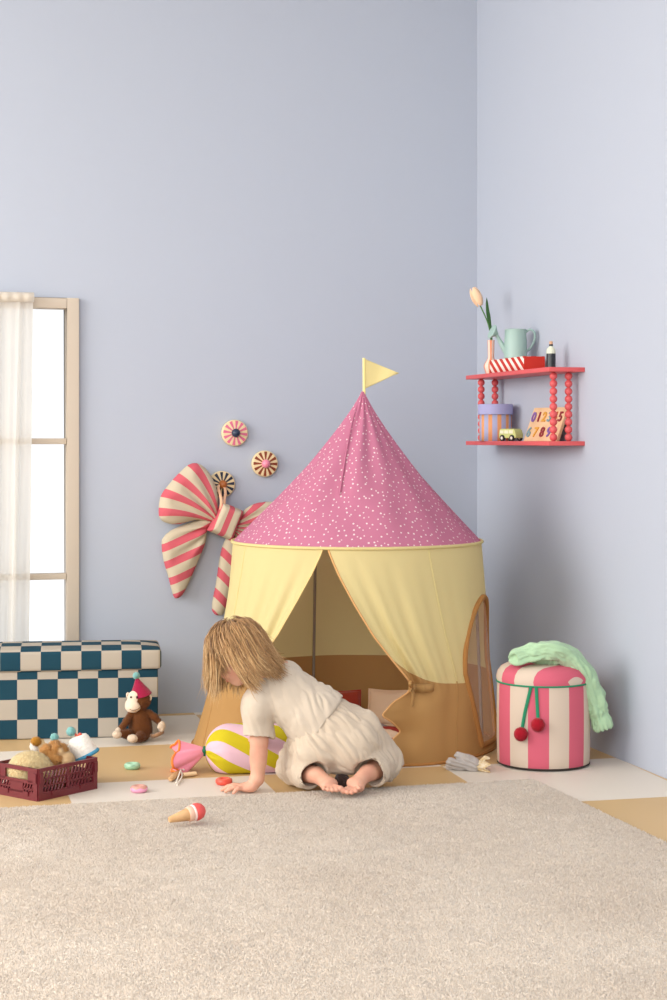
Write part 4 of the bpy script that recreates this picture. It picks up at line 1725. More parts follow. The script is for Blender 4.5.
donut(132.3, 769, (150, 196, 160), (166, 208, 174), 'sage green toy doughnut on the tan floor square')
donut(139, 792, (232, 160, 190), (214, 156, 140), 'pink toy doughnut on the cream floor square')
donut(224, 784.5, (226, 82, 64), (232, 92, 72), 'red toy doughnut beside the kneeling person\'s hand')

# ice cream cone toy lying on the rug
ic = thing('toy_ice_cream', Fl(185, 822, .024), 'wooden toy ice cream cone with a coral scoop lying on the rug', 'toy')
a0, a1 = Fl(169, 821, .034), Fl(196, 814, .044)
a0[2], a1[2] = .037, .050
ax = nrm(a1 - a0)
Ra = axes(ax, (0, 0, 1))[:, [1, 2, 0]]
La = np.linalg.norm(a1 - a0)
MB().lathe([(.007, 0), (.009, .002), (.0185, La * .66), (.0185, La * .68)], 32, a0, Ra).build('cone', mat('beech_wood', (214, 172, 124), .55, (20, .06), .3, var=((196, 150, 102), 22)), ic)
MB().lathe([(.0205, La * .68), (.0225, La * .71), (.0225, La * .84), (.0215, La * .86)], 32, a0, Ra).build('wafer', mat('pale_rose_wood', (230, 188, 164), .5), ic)
MB().lathe([(.0225, La * .86), (.0245, La * .88), (.0245, La * .92), (.0225, La * .935)], 32, a0, Ra).build('cream_ring', mat('pale_pink_paint', (244, 216, 208), .45), ic)
MB().lathe([(.024, La * .935), (.0262, La * .98), (.0255, La * 1.08), (.0215, La * 1.20), (.013, La * 1.29), (.001, La * 1.325)], 32, a0, Ra).build('scoop', mat('coral_scoop_paint', (220, 84, 80), .4, None, .45), ic)

# two wooden pieces joined with a white cord
wt = thing('wooden_toy', Fl(182, 781), 'pair of small wooden toy pieces tied with a white cord, beside the candy cushion', 'toy')
M_bee = mat('beech_wood', (214, 172, 124), .55)
w0, w1 = Fl(170, 782.5), Fl(181, 774)
mb = MB().tube(spline([w0 + (0, 0, .009), (w0 + w1) / 2 + (0, 0, .012), w1 + (0, 0, .012)], 16), np.interp(np.linspace(0, 1, 16), [0, .1, .5, 1], [.006, .011, .012, .009]), 14, flat=(1, .7))
mb.build('piece', M_bee, wt)
e0, e1 = Fl(183, 777.5), Fl(196, 776)
mb = MB()
for i, q in enumerate(((e0 + (0, 0, .008)), )):
    mb.tube(spline([e0 + (0, 0, .009), (e0 + e1) / 2 + (0, 0, .009), e1 + (0, 0, .009)], 14), [.0075] + [.009] * 12 + [.0075], 14, flat=(1.25, .85))
mb.build('piece', mat('light_maple_wood', (230, 200, 158), .5), wt)
cp = [Fl(176, 784) + (0, 0, .004), Fl(180, 778) + (0, -.004, .020), Fl(182, 771) + (0, 0, .022), Fl(184, 776) + (0, 0, .020), Fl(179.5, 773) + (0, 0, .024), Fl(182, 779) + (0, 0, .012), Fl(177, 786) + (0, 0, .003)]
MB().tube(spline(cp, 50), .0024, 7).build('cord', mat('white_cotton_cord', (240, 232, 220), .9), wt)

# ================================================================== folding crate with soft toys
M_crt = mat('burgundy_plastic', (104, 34, 42), .4, None, .45)
k0 = Fl(38, 801.5)
kr = Fl(96.5, 788.5)
ang = math.atan2(kr[1] - k0[1], kr[0] - k0[0])
crate = thing('folding_crate', k0, 'burgundy plastic folding crate full of soft toys at the left edge', 'crate', rotz=ang)
LX, LY, HZ, tw = float(np.linalg.norm((kr - k0)[:2])), .198, .103, .006
# frame rails: x along the right-hand long side, y along the left-hand short side
mb = MB()
mb.box((LX / 2, LY / 2, .006), (LX - .012, LY - .012, .006))
mb.build('floor_panel', M_crt, crate, 'local')


def crate_side(name, o, d, n_, L, slot_cells, handle):
    """a pierced side panel: o corner, d along, n_ outward"""
    o, d, n_ = np.array(o, float), np.array(d, float), np.array(n_, float)
    up_ = np.array((0, 0, 1.0))
    R = np.stack([d, n_, up_], 1)
    mb = MB()

    def bx(x0, x1, z0, z1, t=tw, y=0.0):
        mb.box(o + d * (x0 + x1) / 2 + n_ * y + up_ * (z0 + z1) / 2, (x1 - x0, t, z1 - z0), R)

    def bar(xa, za, xb, zb, w, t=tw * .8):
        v = np.array((xb - xa, 0, zb - za))
        l = np.linalg.norm(v)
        v = v / l
        R2 = np.stack([d * v[0] + up_ * v[2], n_, -d * v[2] + up_ * v[0]], 1)
        mb.box(o + d * (xa + xb) / 2 + up_ * (za + zb) / 2, (l, t, w), R2)
    bx(0, L, .0, .020, tw + .003)
    bx(0, L, .020, .026)
    bx(.0, .018, .02, HZ, tw + .003)
    bx(L - .018, L, .02, HZ, tw + .003)
    for x in ((L / 2,) if not handle else ()):
        bx(x - .005, x + .005, .02, HZ - .008)
    if handle:
        bx(.018, L - .018, HZ - .012, HZ, tw + .002)
        bx(L / 2 - .030, L / 2 + .030, .02, HZ * .52)
        bx(.018, L - .018, HZ * .50, HZ * .60)
        bx(.018, .045, HZ * .55, HZ)
        bx(L - .045, L - .018, HZ * .55, HZ)
        for s0, s1 in ((.018, L / 2 - .03), (L / 2 + .03, L - .018)):
            k = 4
            for i in range(k):
                x = s0 + (s1 - s0) * (i + .5) / k
                bar(x - .006, .024, x + .006, HZ * .54, .0052)
            bar(s0, HZ * .33, s1, HZ * .33, .005)
    else:
        bx(.018, L - .018, HZ - .011, HZ, tw + .002)
        for s0, s1 in ((.018, L / 2 - .005), (L / 2 + .005, L - .018)):
            k = 7
            for i in range(k):
                x = s0 + (s1 - s0) * (i + .5) / k
                bar(x - .014, .024, x + .014, HZ - .008, .0042)
            for z in (.045, .067):
                bar(s0, z, s1, z, .005)
    # hinge lugs standing proud of the panel
    for x in (.009, L - .009):
        bx(x - .007, x + .007, HZ * .55, HZ * .86, tw + .009, .001)
    for x in (L * .26, L * .74):
        bx(x - .012, x + .012, .012, .026, tw + .008, .001)
    return mb.build(name, M_crt, crate, 'local', smooth=False)


crate_side('side_panel', (0, 0, .0), (1, 0, 0), (0, -1, 0), LX, 0, False)
crate_side('side_panel', (LX, LY, .0), (-1, 0, 0), (0, 1, 0), LX, 0, False)
crate_side('end_panel', (0, LY, .0), (0, -1, 0), (-1, 0, 0), LY, 0, True)
crate_side('end_panel', (LX, 0, .0), (0, 1, 0), (1, 0, 0), LY, 0, True)


def CR(x, y, z):           # crate axes -> standpoint axes
    d = np.array([math.cos(ang), math.sin(ang)])
    e = np.array([-math.sin(ang), math.cos(ang)])
    q = k0[:2] + d * x + e * y
    return np.array([q[0], q[1], z])


def fuzz(sc, am, seed=0):
    return lambda V: am * (vnoise(V, sc, seed) + .6 * vnoise(V, sc * 2.1, seed + 1))


# pale woolly lamb-like toy
M_lamb = mat('pale_buff_plush', (248, 228, 180), .95, None, .1, .3, transl=.3)
M_white = mat('white_plush', (250, 246, 238), .95, None, .1, .3, transl=.25)
lc = CR(.066, .112, .092)
lamb = thing('plush_toy', CR(.066, .112, .012), 'round pale buff plush toy filling the near end of the burgundy crate', 'soft toy')
s = SDF(lc - .11, lc + .11, .0032)
s.ell(lc, (.062, .052, .042), axes((1, .2, 0), (0, 1, 0)), .01)
s.ell(lc + (-.012, .0, -.025), (.055, .05, .042), None, .02)
s.ell(lc + (.045, .0, -.02), (.03, .03, .03), None, .02)
plush_obj('body', s, M_lamb, lamb, 9000, .007, .0011, fuzz(150, .0016, 3))
s = SDF(lc - .12, lc + .12, .0032)
s.ell(lc + (-.062, -.012, -.016), (.012, .010, .018), None, .005)
plush_obj('ear', s, M_lamb, lamb, 700, .005, .001)

# curly brown lion-like toy
M_mane = mat('ginger_curly_plush', (222, 166, 98), .95, None, .1, .3, transl=.3)
M_snout = mat('buff_muzzle_plush', (244, 212, 164), .95, None, .1, .3, transl=.25)
cc_ = CR(.168, .092, .104)
cur_ = thing('plush_toy', CR(.165, .098, .012), 'ginger curly-maned plush toy in the middle of the burgundy crate', 'soft toy')
s = SDF(cc_ - .13, cc_ + .11, .003)
s.ell(cc_ + (-.008, 0, 0), (.040, .040, .042), None, .01)
s.ell(cc_ + (0, 0, -.05), (.04, .04, .045), None, .02)
for k in range(70):
    v = rng.normal(0, 1, 3)
    v = v / np.linalg.norm(v)
    if v[2] > -.5 and v[0] < .72:
        s.ell(cc_ + (-.008, 0, 0) + v * .042, rng.uniform(.006, .0115), None, .003)
plush_obj('mane', s, M_mane, cur_, 12000, .010, .0012, fuzz(230, .0018, 8), sm=1)
s = SDF(cc_ - .1, cc_ + .1, .003)
s.ell(cc_ + (.030, -.014, -.008), (.028, .030, .030), None, .01)
s.ell(cc_ + (.012, -.026, .024), (.012, .012, .013), None, .01)
plush_obj('face', s, M_snout, cur_, 3500, .005, .001)

# little white toy with a mustard tuft
M_must = mat('mustard_plush', (220, 160, 62), .95, None, .1, .3, transl=.25)
D_ = cc_[1] + .02
wl = P(33.5, 746.5, D_)
horse = thing('plush_toy', (wl[0], wl[1], .012), 'small white plush toy with a mustard tuft peeping over the crate rim', 'soft toy')
s = SDF(wl - .14, wl + .06, .003)
s.ell(wl, (.012, .012, .017), axes((1, 0, 0), (0, 1, .2)), .004)
s.cone(wl + (.006, 0, -.01), wl + (.004, .01, -.06), .009, .016, .008)
s.cone(wl + (.004, .01, -.06), wl + (.004, .012, -.085), .02, .022, .01)
plush_obj('body', s, M_white, horse, 2500, .003, .0008)
s = SDF(wl - .05, wl + .06, .0025)
s.ell(wl + (.009, -.003, .017), (.0145, .013, .012), None, .002)
plush_obj('tuft', s, M_must, horse, 1500, .006, .0009)
# toy with a pale blue pompom
bpz = P(54.5, 737.5, cc_[1] + .06)
hat2 = thing('plush_toy', (bpz[0], bpz[1], .012), 'plush toy with a pale blue pompom, behind the ginger curly toy in the crate', 'soft toy')
s = SDF(bpz - .12, bpz + .04, .003)
s.ell(bpz - (0, 0, .052), (.03, .03, .034), None, .01)
s.cone(bpz - (0, 0, .02), bpz - (0, 0, .006), .016, .006, .01)
plush_obj('body', s, M_snout, hat2, 3000, .004, .0009)
M_mintp = mat('mint_wool_pompom', (168, 224, 220), .95, None, .1, .3, transl=.25)
plush_ball('pompom', bpz, .012, M_mintp, hat2, 1200, .004, .0009)

# white quilted pouch with a blue rim
wp = P(80.5, 744.5, cc_[1] + .085)
pouch = thing('toy_pouch', (wp[0], wp[1], .02), 'white quilted cloth toy with a blue rim and mint pompom in the crate', 'soft toy')
upv = nrm((-.42, .0, .9))
Rp = axes(upv, (0, 1, 0))[:, [1, 2, 0]]
M_quilt = mat('white_quilted_cloth', (238, 232, 222), .9, (90, .5), .2)
prof = [(.044, -.044), (.0445, -.040), (.041, -.010), (.036, .018), (.032, .026), (.022, .030), (.001, .031)]
MB().lathe(prof, 36, wp, Rp).build('body', M_quilt, pouch)
MB().torus(wp - upv * .040, .0435, .0065, 44, 10, Rp).build('blue_rim', mat('blue_binding', (76, 146, 178), .8), pouch)
hp = P(71, 731.5, cc_[1] + .08)
cd = MB().tube(spline([wp + upv * .028, (wp + upv * .05 + hp) / 2 + (0, 0, .004), hp], 14), .0035, 8).build('cord', mat('coral_cord', (222, 110, 90), .9), pouch)
plush_ball('pompom', hp, .0135, M_mintp, cd, 1400, .004, .0009)
q = MB()
for k, (dx, dz) in enumerate(((.012, .031), (.020, .029), (.016, .035))):
    q.ball(wp + upv * .0 + np.array((dx - .016, -.012, dz)), .0065, 12)
q.build('flowers', mat('coral_felt', (220, 96, 80), .9), pouch)

# ================================================================== plush monkey
M_mk = mat('brown_plush', (128, 78, 42), .95, None, .1, .3, transl=.2)
M_mkl = mat('ivory_plush', (244, 224, 200), .95, None, .1, .3, transl=.15)
MD = 6.50


def MK(px, py, dd=0.0):
    return P(px, py, MD + dd)


monk = thing('plush_monkey', (*MK(140, 741)[:2], 0), 'brown plush monkey in a crimson party hat sitting against the checkered chest', 'soft toy')
lo, hi = MK(112, 745, -.15), MK(168, 668, .08)
lo, hi = np.minimum(lo, hi), np.maximum(lo, hi)
lo[2] = -.01
s = SDF(lo - .02, hi + .02, .003)
s.ell(MK(140.5, 722, .0), (.038, .034, .050), axes((1, 0, .05), (0, 1, 0)), .01)
s.ell(MK(140.5, 731, .0), (.042, .036, .036), None, .02)
s.ell(MK(139.6, 699.5, -.005), (.041, .037, .040), None, .008)
s.cone(MK(139.5, 708), MK(140, 714), .02, .022, .01)
s.chain([MK(132, 713, -.005), MK(127, 721, -.03), MK(120.5, 729, -.05)], [.0125, .0115, .010], .008)
s.chain([MK(148.5, 713, .0), MK(154, 717, -.005), MK(159, 721.5, -.005)], [.0125, .0115, .010], .008)
s.chain([MK(133.5, 734, -.01), MK(127, 734, -.05), MK(121.5, 734, -.07)], [.018, .0145, .0115], .01)
s.chain([MK(143, 735, -.01), MK(140, 737, -.05), MK(136, 739, -.085)], [.018, .0145, .0115], .01)
s.cut((0, 0, .002), (0, 0, -1))
plush_obj('body', s, M_mk, monk, 14000, .0052, .0010, fuzz(200, .0007, 2))
s = SDF(lo - .02, hi + .02, .0027)
s.ell(MK(133.3, 704.5, -.024), (.031, .025, .027), None, .01)
s.ell(MK(135.0, 696.5, -.022), (.027, .023, .023), None, .012)
s.ell(MK(132.6, 707.5, -.034), (.027, .020, .019), None, .01)
sdf_obj('face', s, M_mkl, monk, fuzz(260, .0004, 4))
for px, py, dd in ((149.6, 697.5, -.008), (128.2, 695.5, .012)):
    s = SDF(MK(px, py, dd) - .03, MK(px, py, dd) + .03, .002)
    s.ell(MK(px, py, dd), (.0085, .007, .0125), axes((1, .2, .2), (0, 1, 0)), 0)
    s.ell(MK(px, py, dd - .008), (.0045, .005, .008), None, .002, 'sub')
    sdf_obj('ear', s, M_mkl, monk)
for px, py, dd, r, nm in ((118.3, 731.2, -.055, (.011, .011, .0145), 'hand'), (161.5, 726, -.010, (.0135, .011, .0195), 'hand'), (117, 734.5, -.085, (.0165, .014, .0135), 'foot'), (132.5, 738.6, -.10, (.0185, .0155, .0145), 'foot')):
    c_ = MK(px, py, dd)
    s = SDF(c_ - .045, c_ + .045, .0022)
    s.ell(c_, r, axes((1, .1, -.12), (0, 1, 0)), 0)
    if nm == 'hand':
        s.cone(c_, c_ + (-.010 if px < 140 else .002, -.004, -.015), .007, .0055, .004)
        s.cone(c_, c_ + (.010 if px < 140 else -.010, -.006, -.004), .006, .005, .004)
    s.cut((0, 0, .002), (0, 0, -1))
    plush_obj(nm, s, M_mkl, monk, 1200, .003, .0008)
MB().tube(spline([MK(149, 735, .0), MK(154, 736, -.02), MK(159, 734, -.02), MK(163, 731.5, .0)], 20), [.008] * 18 + [.0075, .005], 12).build('tail', mat('light_brown_plush', (166, 124, 88), .95, (260, .8), .1, .4), monk)
eye = MB().ball(MK(137.0, 697.0, -.0440), .0042, 14)
eye.build('eye', mat('black_bead', (20, 18, 18), .2, None, .6), monk)
MB().ball(MK(131.0, 697.2, -.0430), .0042, 14).build('eye', mat('black_bead', (20, 18, 18), .2), monk)
sm_ = spline([MK(129.5, 709.2, -.0525), MK(133, 710.4, -.0545), MK(138, 709, -.0500), MK(141.5, 705.5, -.040)], 14)
MB().tube(sm_, .0010, 6).build('mouth', mat('brown_thread', (110, 70, 50), .8), monk)
M_hat = mat('crimson_felt', (158, 26, 66), .9, (260, .5), .1, .3)
hb0, hb1 = MK(140.2, 692.5, -.005), MK(136.6, 677.5, -.012)
ax = nrm(hb1 - hb0)
Rh = axes(ax, (0, 1, 0))[:, [1, 2, 0]]
Lh = np.linalg.norm(hb1 - hb0)
hat = MB().lathe([(.042, -.012), (.043, -.010), (.036, .004), (.020, Lh * .5), (.006, Lh * .93), (.001, Lh)], 36, hb0, Rh, cap=False).build('party_hat', M_hat, monk)
plush_ball('pompom', MK(136.3, 675.6, -.012), .0115, M_mintp, hat, 1200, .0035, .0009)

# ================================================================== the child
M_skin = mat('child_skin', (218, 168, 142), .55, (120, .05), .35, var=((210, 152, 128), 16))
bs_ = M_skin.node_tree.nodes['Principled BSDF']
bs_.inputs['Subsurface Weight'].default_value = .12
bs_.inputs['Subsurface Radius'].default_value = (.02, .008, .005)
bs_.inputs['Subsurface Scale'].default_value = .3
M_linen = mat('oat_linen_shirt', (208, 193, 174), .95, (600, .3), .1, .2)
M_linen2 = mat('oat_linen_trousers', (205, 188, 167), .95, (600, .3), .1, .2)

kid = thing('person', (*P(335, 770, 5.55)[:2], 0.0), 'barefoot person in oat linen shirt and trousers, kneeling and leaning on one hand', 'person')

# joints
aL, aR = P(312.5, 775, 5.505), P(370.5, 773, 5.505)
kL, kR = P(297, 770, 5.66), P(382.5, 764, 5.64)
pel = P(336, 733, 5.58)
hipL, hipR = pel + (-.055, .0, -.012), pel + (.06, .0, -.01)
neck = P(266, 677, 5.57)
sp = nrm(neck - pel)
nb = np.array((.30, -.80, .50))
nb = nrm(nb - sp * np.dot(nb, sp))             # out of the back
lf = np.cross(sp, -nb)                         # to the child's left
shL = neck + lf * .092 - sp * .028 - nb * .012
shR = neck - lf * .074 - sp * .052 - nb * .018
wrL = P(257.5, 778.5, 5.545)
elL = (shL + wrL) / 2 + np.array((.006, .012, 0))
Hc = P(236.5, 648, 5.545)
hf = nrm((-.72, .36, -.58))                    # where the face points
hu = nrm(np.array((0, 0, 1)) - hf * hf[2])
hl = np.cross(hu, hf)
HR = np.stack([hf, hl, hu], 1)
TR = np.stack([sp, lf, nb], 1)


def hd(f, l, u):
    return Hc + hf * f + hl * l + hu * u


lo = np.array((-.48, 5.22, -.005))
hi = np.array((.28, 5.86, .60))
B = SDF(lo, hi, .0027)
# head and face
B.ell(Hc, (.086, .071, .080), HR, .0)
B.ell(hd(.030, 0, -.040), (.058, .054, .060), HR, .03)
B.ell(hd(.052, 0, -.086), (.022, .024, .018), HR, .025)
for sg in (1, -1):
    B.ell(hd(.052, sg * .031, -.050), (.026, .024, .025), HR, .02)
    B.ell(hd(-.004, sg * .070, -.022), (.015, .0065, .021), HR, .004)
    B.ell(hd(.000, sg * .0765, -.020), (.007, .004, .011), HR, .003, 'sub')
    B.ell(hd(.084, sg * .029, -.022), (.010, .014, .009), HR, .012, 'sub')
B.ell(hd(.090, 0, -.046), (.011, .010, .009), HR, .010)
B.cone(hd(.084, 0, -.020), hd(.090, 0, -.042), .006, .0085, .010)
# neck and trunk
B.chain([hd(-.022, 0, -.052), neck + nb * .006, neck - sp * .03], [.037, .035, .045], .02)
B.ell(neck - sp * .085, (.095, .088, .066), TR, .03)
B.ell(neck - sp * .19, (.10, .086, .074), TR, .03)
B.ell(pel, (.085, .095, .08), TR, .03)
# left arm, planted on the floor
B.chain([neck + lf * .05 - sp * .02, shL, elL, wrL], [.036, .034, .0285, .0225], .012)
B.cone(elL + (wrL - elL) * .30, elL + (wrL - elL) * .55, .0275, .0265, .01)
pc = P(246.5, 788, 5.545)
pc[2] = .016
B.ell(wrL + (pc - wrL) * .15, (.021, .024, .02), None, .012)
B.ell(pc, (.031, .029, .0135), axes((1, .05, -.12), (0, 1, 0)), .012)
B.ell(pc + (.016, 0, .006), (.022, .026, .0155), None, .012)


def finger(root, tip, r, bend=.006):
    root, tip = np.array(root, float), np.array(tip, float)
    m1 = root + (tip - root) * .42 + np.array((0, 0, bend))
    m2 = root + (tip - root) * .74 + np.array((0, 0, bend * .7))
    B.chain([root, m1, m2, tip], [r * 1.05, r * 1.03, r * .95, r * .78], .002)


for k, (tx, ty, D_, r) in enumerate(((223.5, 789, 5.580, .0075), (222.0, 791, 5.557, .0078), (225.5, 793, 5.530, .0075), (233.5, 794.5, 5.506, .0066))):
    tp = P(tx, ty, D_)
    tp[2] = .0068
    rt = pc + np.array((-.021 + .003 * abs(k - 1), .021 - .0145 * k, .002))
    finger(rt, tp, r)
tp = P(238, 787, 5.60)
tp[2] = .008
finger(pc + (.012, .022, .002), tp, .0082, .005)
# right arm, reaching down past the chest on to the candy cushion
wrR = P(258.5, 741, 5.80)
elR = P(262, 712, 5.73)
B.chain([neck - lf * .05 - sp * .02, shR, elR, wrR], [.036, .033, .028, .022], .012)
pR = wrR + np.array((-.012, .035, -.002))
B.ell(pR, (.026, .030, .013), axes((1, .3, 0), (-.3, 1, -.05)), .01)
for k in range(4):
    b0 = pR + np.array((-.020 + .0125 * k, .020, .0))
    t0 = b0 + np.array((-.014 + .007 * k, .040 - .004 * abs(k - 1.3), -.014))
    finger(b0, t0, .007, .006)
finger(pR + (.022, -.002, 0), pR + (.042, .022, -.010), .0078, .004)
# legs, folded under
B.chain([hipL, kL, aL], [.062, .042, .026], .015)
B.chain([hipR, kR, aR], [.062, .042, .026], .015)
# feet : soles up, toes to the back
for an, ball, tips, sg in (
        (aL, P(329, 784.5, 5.432), [(340.6, 788.6, 5.398), (336.6, 790.0, 5.393), (332.4, 790.2, 5.390), (328.2, 789.8, 5.391), (324.0, 788.6, 5.397)], 1),
        (aR, P(355.5, 785, 5.435), [(343.4, 790.8, 5.397), (347.6, 792.2, 5.390), (351.8, 792.6, 5.388), (355.8, 791.2, 5.392), (359.3, 788.2, 5.402)], -1)):
    fd = nrm(ball - an)
    lt_ = nrm(np.array((1.0, .12, -.10)) - fd * np.dot((1.0, .12, -.10), fd))
    hl_ = an + np.array((sg * .008, -.004, .004))
    B.ell(hl_, (.027, .025, .025), None, .012)
    B.cone(hl_ + fd * .012, ball - lt_ * .008, .022, .0185, .012)
    B.cone(hl_ + fd * .012, ball + lt_ * .008, .022, .0185, .012)
    B.ell(ball, (.017, .031, .016), axes(fd, lt_), .012)
    for k, (x, y, D_) in enumerate(tips):
        tp = P(x, y, D_)
        rr2 = (.0098, .0079, .0075, .0072, .0068)[k]
        rt = ball + (tp - ball) * .55
        B.cone(rt, ball + (tp - ball) * .80, rr2 * .86, rr2 * .86, .0025)
        B.ell(tp, (rr2 * 1.02, rr2 * 1.12, rr2), None, .002)
V, Q = B.mesh(2)
body = obj('body', V, Q, M_skin, kid, sharp=0)

# face: eyes and lips
M_eye = mat('blue_grey_eye', (66, 84, 100), .2, None, .6)
M_lip = mat('child_lips', (204, 122, 112), .45)
for sg in (1, -1):
    MB().ball(hd(.0775, sg * .0285, -.022), (.0078, .0088, .0058), 16, HR).build('eye', M_eye, kid)
MB().ball(hd(.0865, 0, -.069), (.0055, .0155, .0052), 18, HR).build('lips', M_lip, kid)

# ---- shirt
T = SDF(lo, hi, .003)
T.ell(neck - sp * .088, (.102, .097, .078), TR, 0)
T.ell(neck - sp * .155, (.10, .098, .083), TR, .03)
hemc = pel + sp * .085
T.ell(hemc - sp * .005 - nb * .006, (.11, .106, .096), TR, .03)
T.cone(hemc, hemc - sp * .06, .090, .100, .03)
T.ell(neck - sp * .03, (.055, .066, .052), TR, .02)
T.cone(neck - sp * .035, shR + nb * .0, .052, .042, .02)
T.cone(neck - sp * .035, shL + nb * .004, .054, .050, .02)
cuffL = shL + (elL - shL) * .86
armd = nrm(wrL - shL)
S2 = SDF(lo, hi, .003)
S2.chain([shL + nb * .004 - lf * .02, shL + armd * .03, cuffL, cuffL + armd * .05], [.046, .047, .049, .050], .01)
S2.cut(cuffL + armd * .004, armd + np.array((-.10, -.25, 0)))
cuffR = shR + (elR - shR) * .85
ard = nrm(elR - shR)
S3 = SDF(lo, hi, .003)
S3.chain([shR + lf * .02, shR + ard * .03, cuffR, cuffR + ard * .05], [.040, .042, .046, .047], .01)
S3.cut(cuffR, ard)
# shirt hem: squared to the spine
T.cut(hemc - sp * .030, -sp + .10 * nb)
for S_ in (S2, S3):
    k = .018
    hh = np.clip(.5 + .5 * (S_.f - T.f) / k, 0, 1)
    T.f = S_.f * (1 - hh) + T.f * hh - k * hh * (1 - hh)
T.cone(cuffL - armd * .012, cuffL + armd * .09, .040, .046, .003, 'sub')
T.cone(cuffR - ard * .012, cuffR + ard * .09, .040, .046, .003, 'sub')
T.cone(neck + sp * .012 + nb * .004, hd(-.022, 0, -.052), .040, .044, .004, 'sub')


def cloth(V):
    d = V - neck
    a, b_, c_ = d @ sp, d @ lf, d @ nb
    low = np.clip((-a - .06) / .14, 0, 1)
    w1 = np.stack([V[:, 0] + .30 * V[:, 2], V[:, 1] * .7, (V[:, 2] - .30 * V[:, 0]) * .16], 1)
    n1, n2 = vnoise(w1, 27, 3), vnoise(w1, 50, 5)
    r = (.0052 * n1 + .0048 * (np.abs(n2) * 2 - .6)) * (.45 + .55 * low) + .0007 * vnoise(V, 70, 11)
    hemw = np.exp(-((a + .245) / .03) ** 2)
    return r + hemw * .003 * np.sin(b_ * 60 + c_ * 45)


sdf_obj('shirt', T, M_linen, kid, cloth)

# ---- trousers
G = SDF(lo, hi, .003)
G.ell(pel + sp * .012, (.10, .110, .098), TR, 0)
G.ell(pel + (-.010, -.015, -.020), (.120, .100, .102), None, .03)
G.ell(pel + (.050, -.045, -.045), (.072, .075, .080), None, .03)
G.ell(pel + (-.066, -.045, -.045), (.072, .075, .082), None, .03)
G.chain([hipL + (-.01, 0, 0), kL + (0, 0, .012), aL + (kL - aL) * .06 + (-.006, 0, .0)], [.086, .060, .048], .025)
G.chain([hipR + (.01, 0, 0), kR + (0, 0, .012), aR + (kR - aR) * .04 + (.012, 0, .004)], [.088, .060, .050], .025)
G.cone(pel, hemc + sp * .02, .085, .078, .03)
dL, dR = nrm(aL - kL), nrm(aR - kR)
# open leg ends round the ankles
cL0, cR0 = aL - dL * .016, aR - dR * .006
S4 = SDF(lo, hi, .003)
sl, g_ = G.blk(np.minimum(aL, aL) - .14, aL + .14, .0)
for p_, d_, rad_ in ((cL0, nrm(dL + np.array((.55, -.3, .0))), .052), (cR0, nrm(dR + np.array((-.25, -.4, .0))), .056)):
    sl, g_ = G.blk(p_ - rad_, p_ + rad_, 0)
    dd = (g_ - p_) @ d_
    G.f[sl] = np.maximum(G.f[sl], np.where(np.linalg.norm(g_ - p_, axis=-1) < rad_, dd, -1))
G.cone(cL0 - dL * .020, aL + dL * .05, .036, .046, .003, 'sub')
G.cone(cR0 - dR * .030, aR + dR * .05, .039, .050, .003, 'sub')
G.cut((0, 0, .006), (0, 0, -1))


def cloth2(V):
    d = V - hemc
    a, b_, c_ = d @ sp, d @ lf, d @ nb
    th_ = np.arctan2(c_, b_)
    gat = np.exp(-np.clip(-a, 0, 1) / .055) * (.0032 * np.sin(th_ * 31 + 2 * vnoise(V, 18)) + .002 * np.sin(th_ * 17))
    hemd = np.minimum(np.linalg.norm(V - cL0, axis=1), np.linalg.norm(V - cR0, axis=1))
    calm = np.clip((hemd - .045) / .05, 0, 1)
    w1 = np.stack([a * .18, b_ + a * .25, c_ * .9], 1)
    w2 = np.stack([V[:, 0] * .35, V[:, 1] * .8, V[:, 2] * 1.1 + .3 * V[:, 0]], 1)
    n1, n2, n3 = vnoise(w1, 28, 8), vnoise(w1, 55, 23), vnoise(w2, 40, 9)
    lowz = np.clip((.10 - V[:, 2]) / .08, 0, 1)
    return gat + calm * (.0055 * n1 + .0045 * (np.abs(n2) * 2 - .6) + .0040 * (np.abs(n3) * 2 - .6) * lowz)


sdf_obj('trousers', G, M_linen2, kid, cloth2)

# ---- hair
M_hair = ramp_mat('blond_hair', 'tone', [(0, (112, 78, 46)), (.45, (182, 138, 88)), (1, (236, 204, 152))], .45, .45, .1)
ER = np.array((.086, .071, .080))
crown = nrm((-.42, .04, .86))
gravity = np.array((0, 0, -1.0))
torso_a, torso_b = neck - sp * .03, neck - sp * .2


def push(p, k):
    l = (p - Hc) @ HR
    q = np.linalg.norm(l / (ER * k + .004))
    if q < 1:
        p = Hc + HR @ (l / q)
    l = (p - hd(.030, 0, -.040)) @ HR
    q = np.linalg.norm(l / (np.array((.058, .054, .060)) + .004))
    if q < 1:
        p = hd(.030, 0, -.040) + HR @ (l / q)
    ba = torso_b - torso_a
    t = np.clip((p - torso_a) @ ba / (ba @ ba), 0, 1)
    c_ = torso_a + ba * t
    d = p - c_
    n_ = np.linalg.norm(d)
    r = .082 + .012 * t
    if n_ < r:
        p = c_ + d / n_ * r
    # the planted arm's shoulder
    d = p - shL
    n_ = np.linalg.norm(d)
    if n_ < .052:
        p = shL + d / n_ * .052
    return p


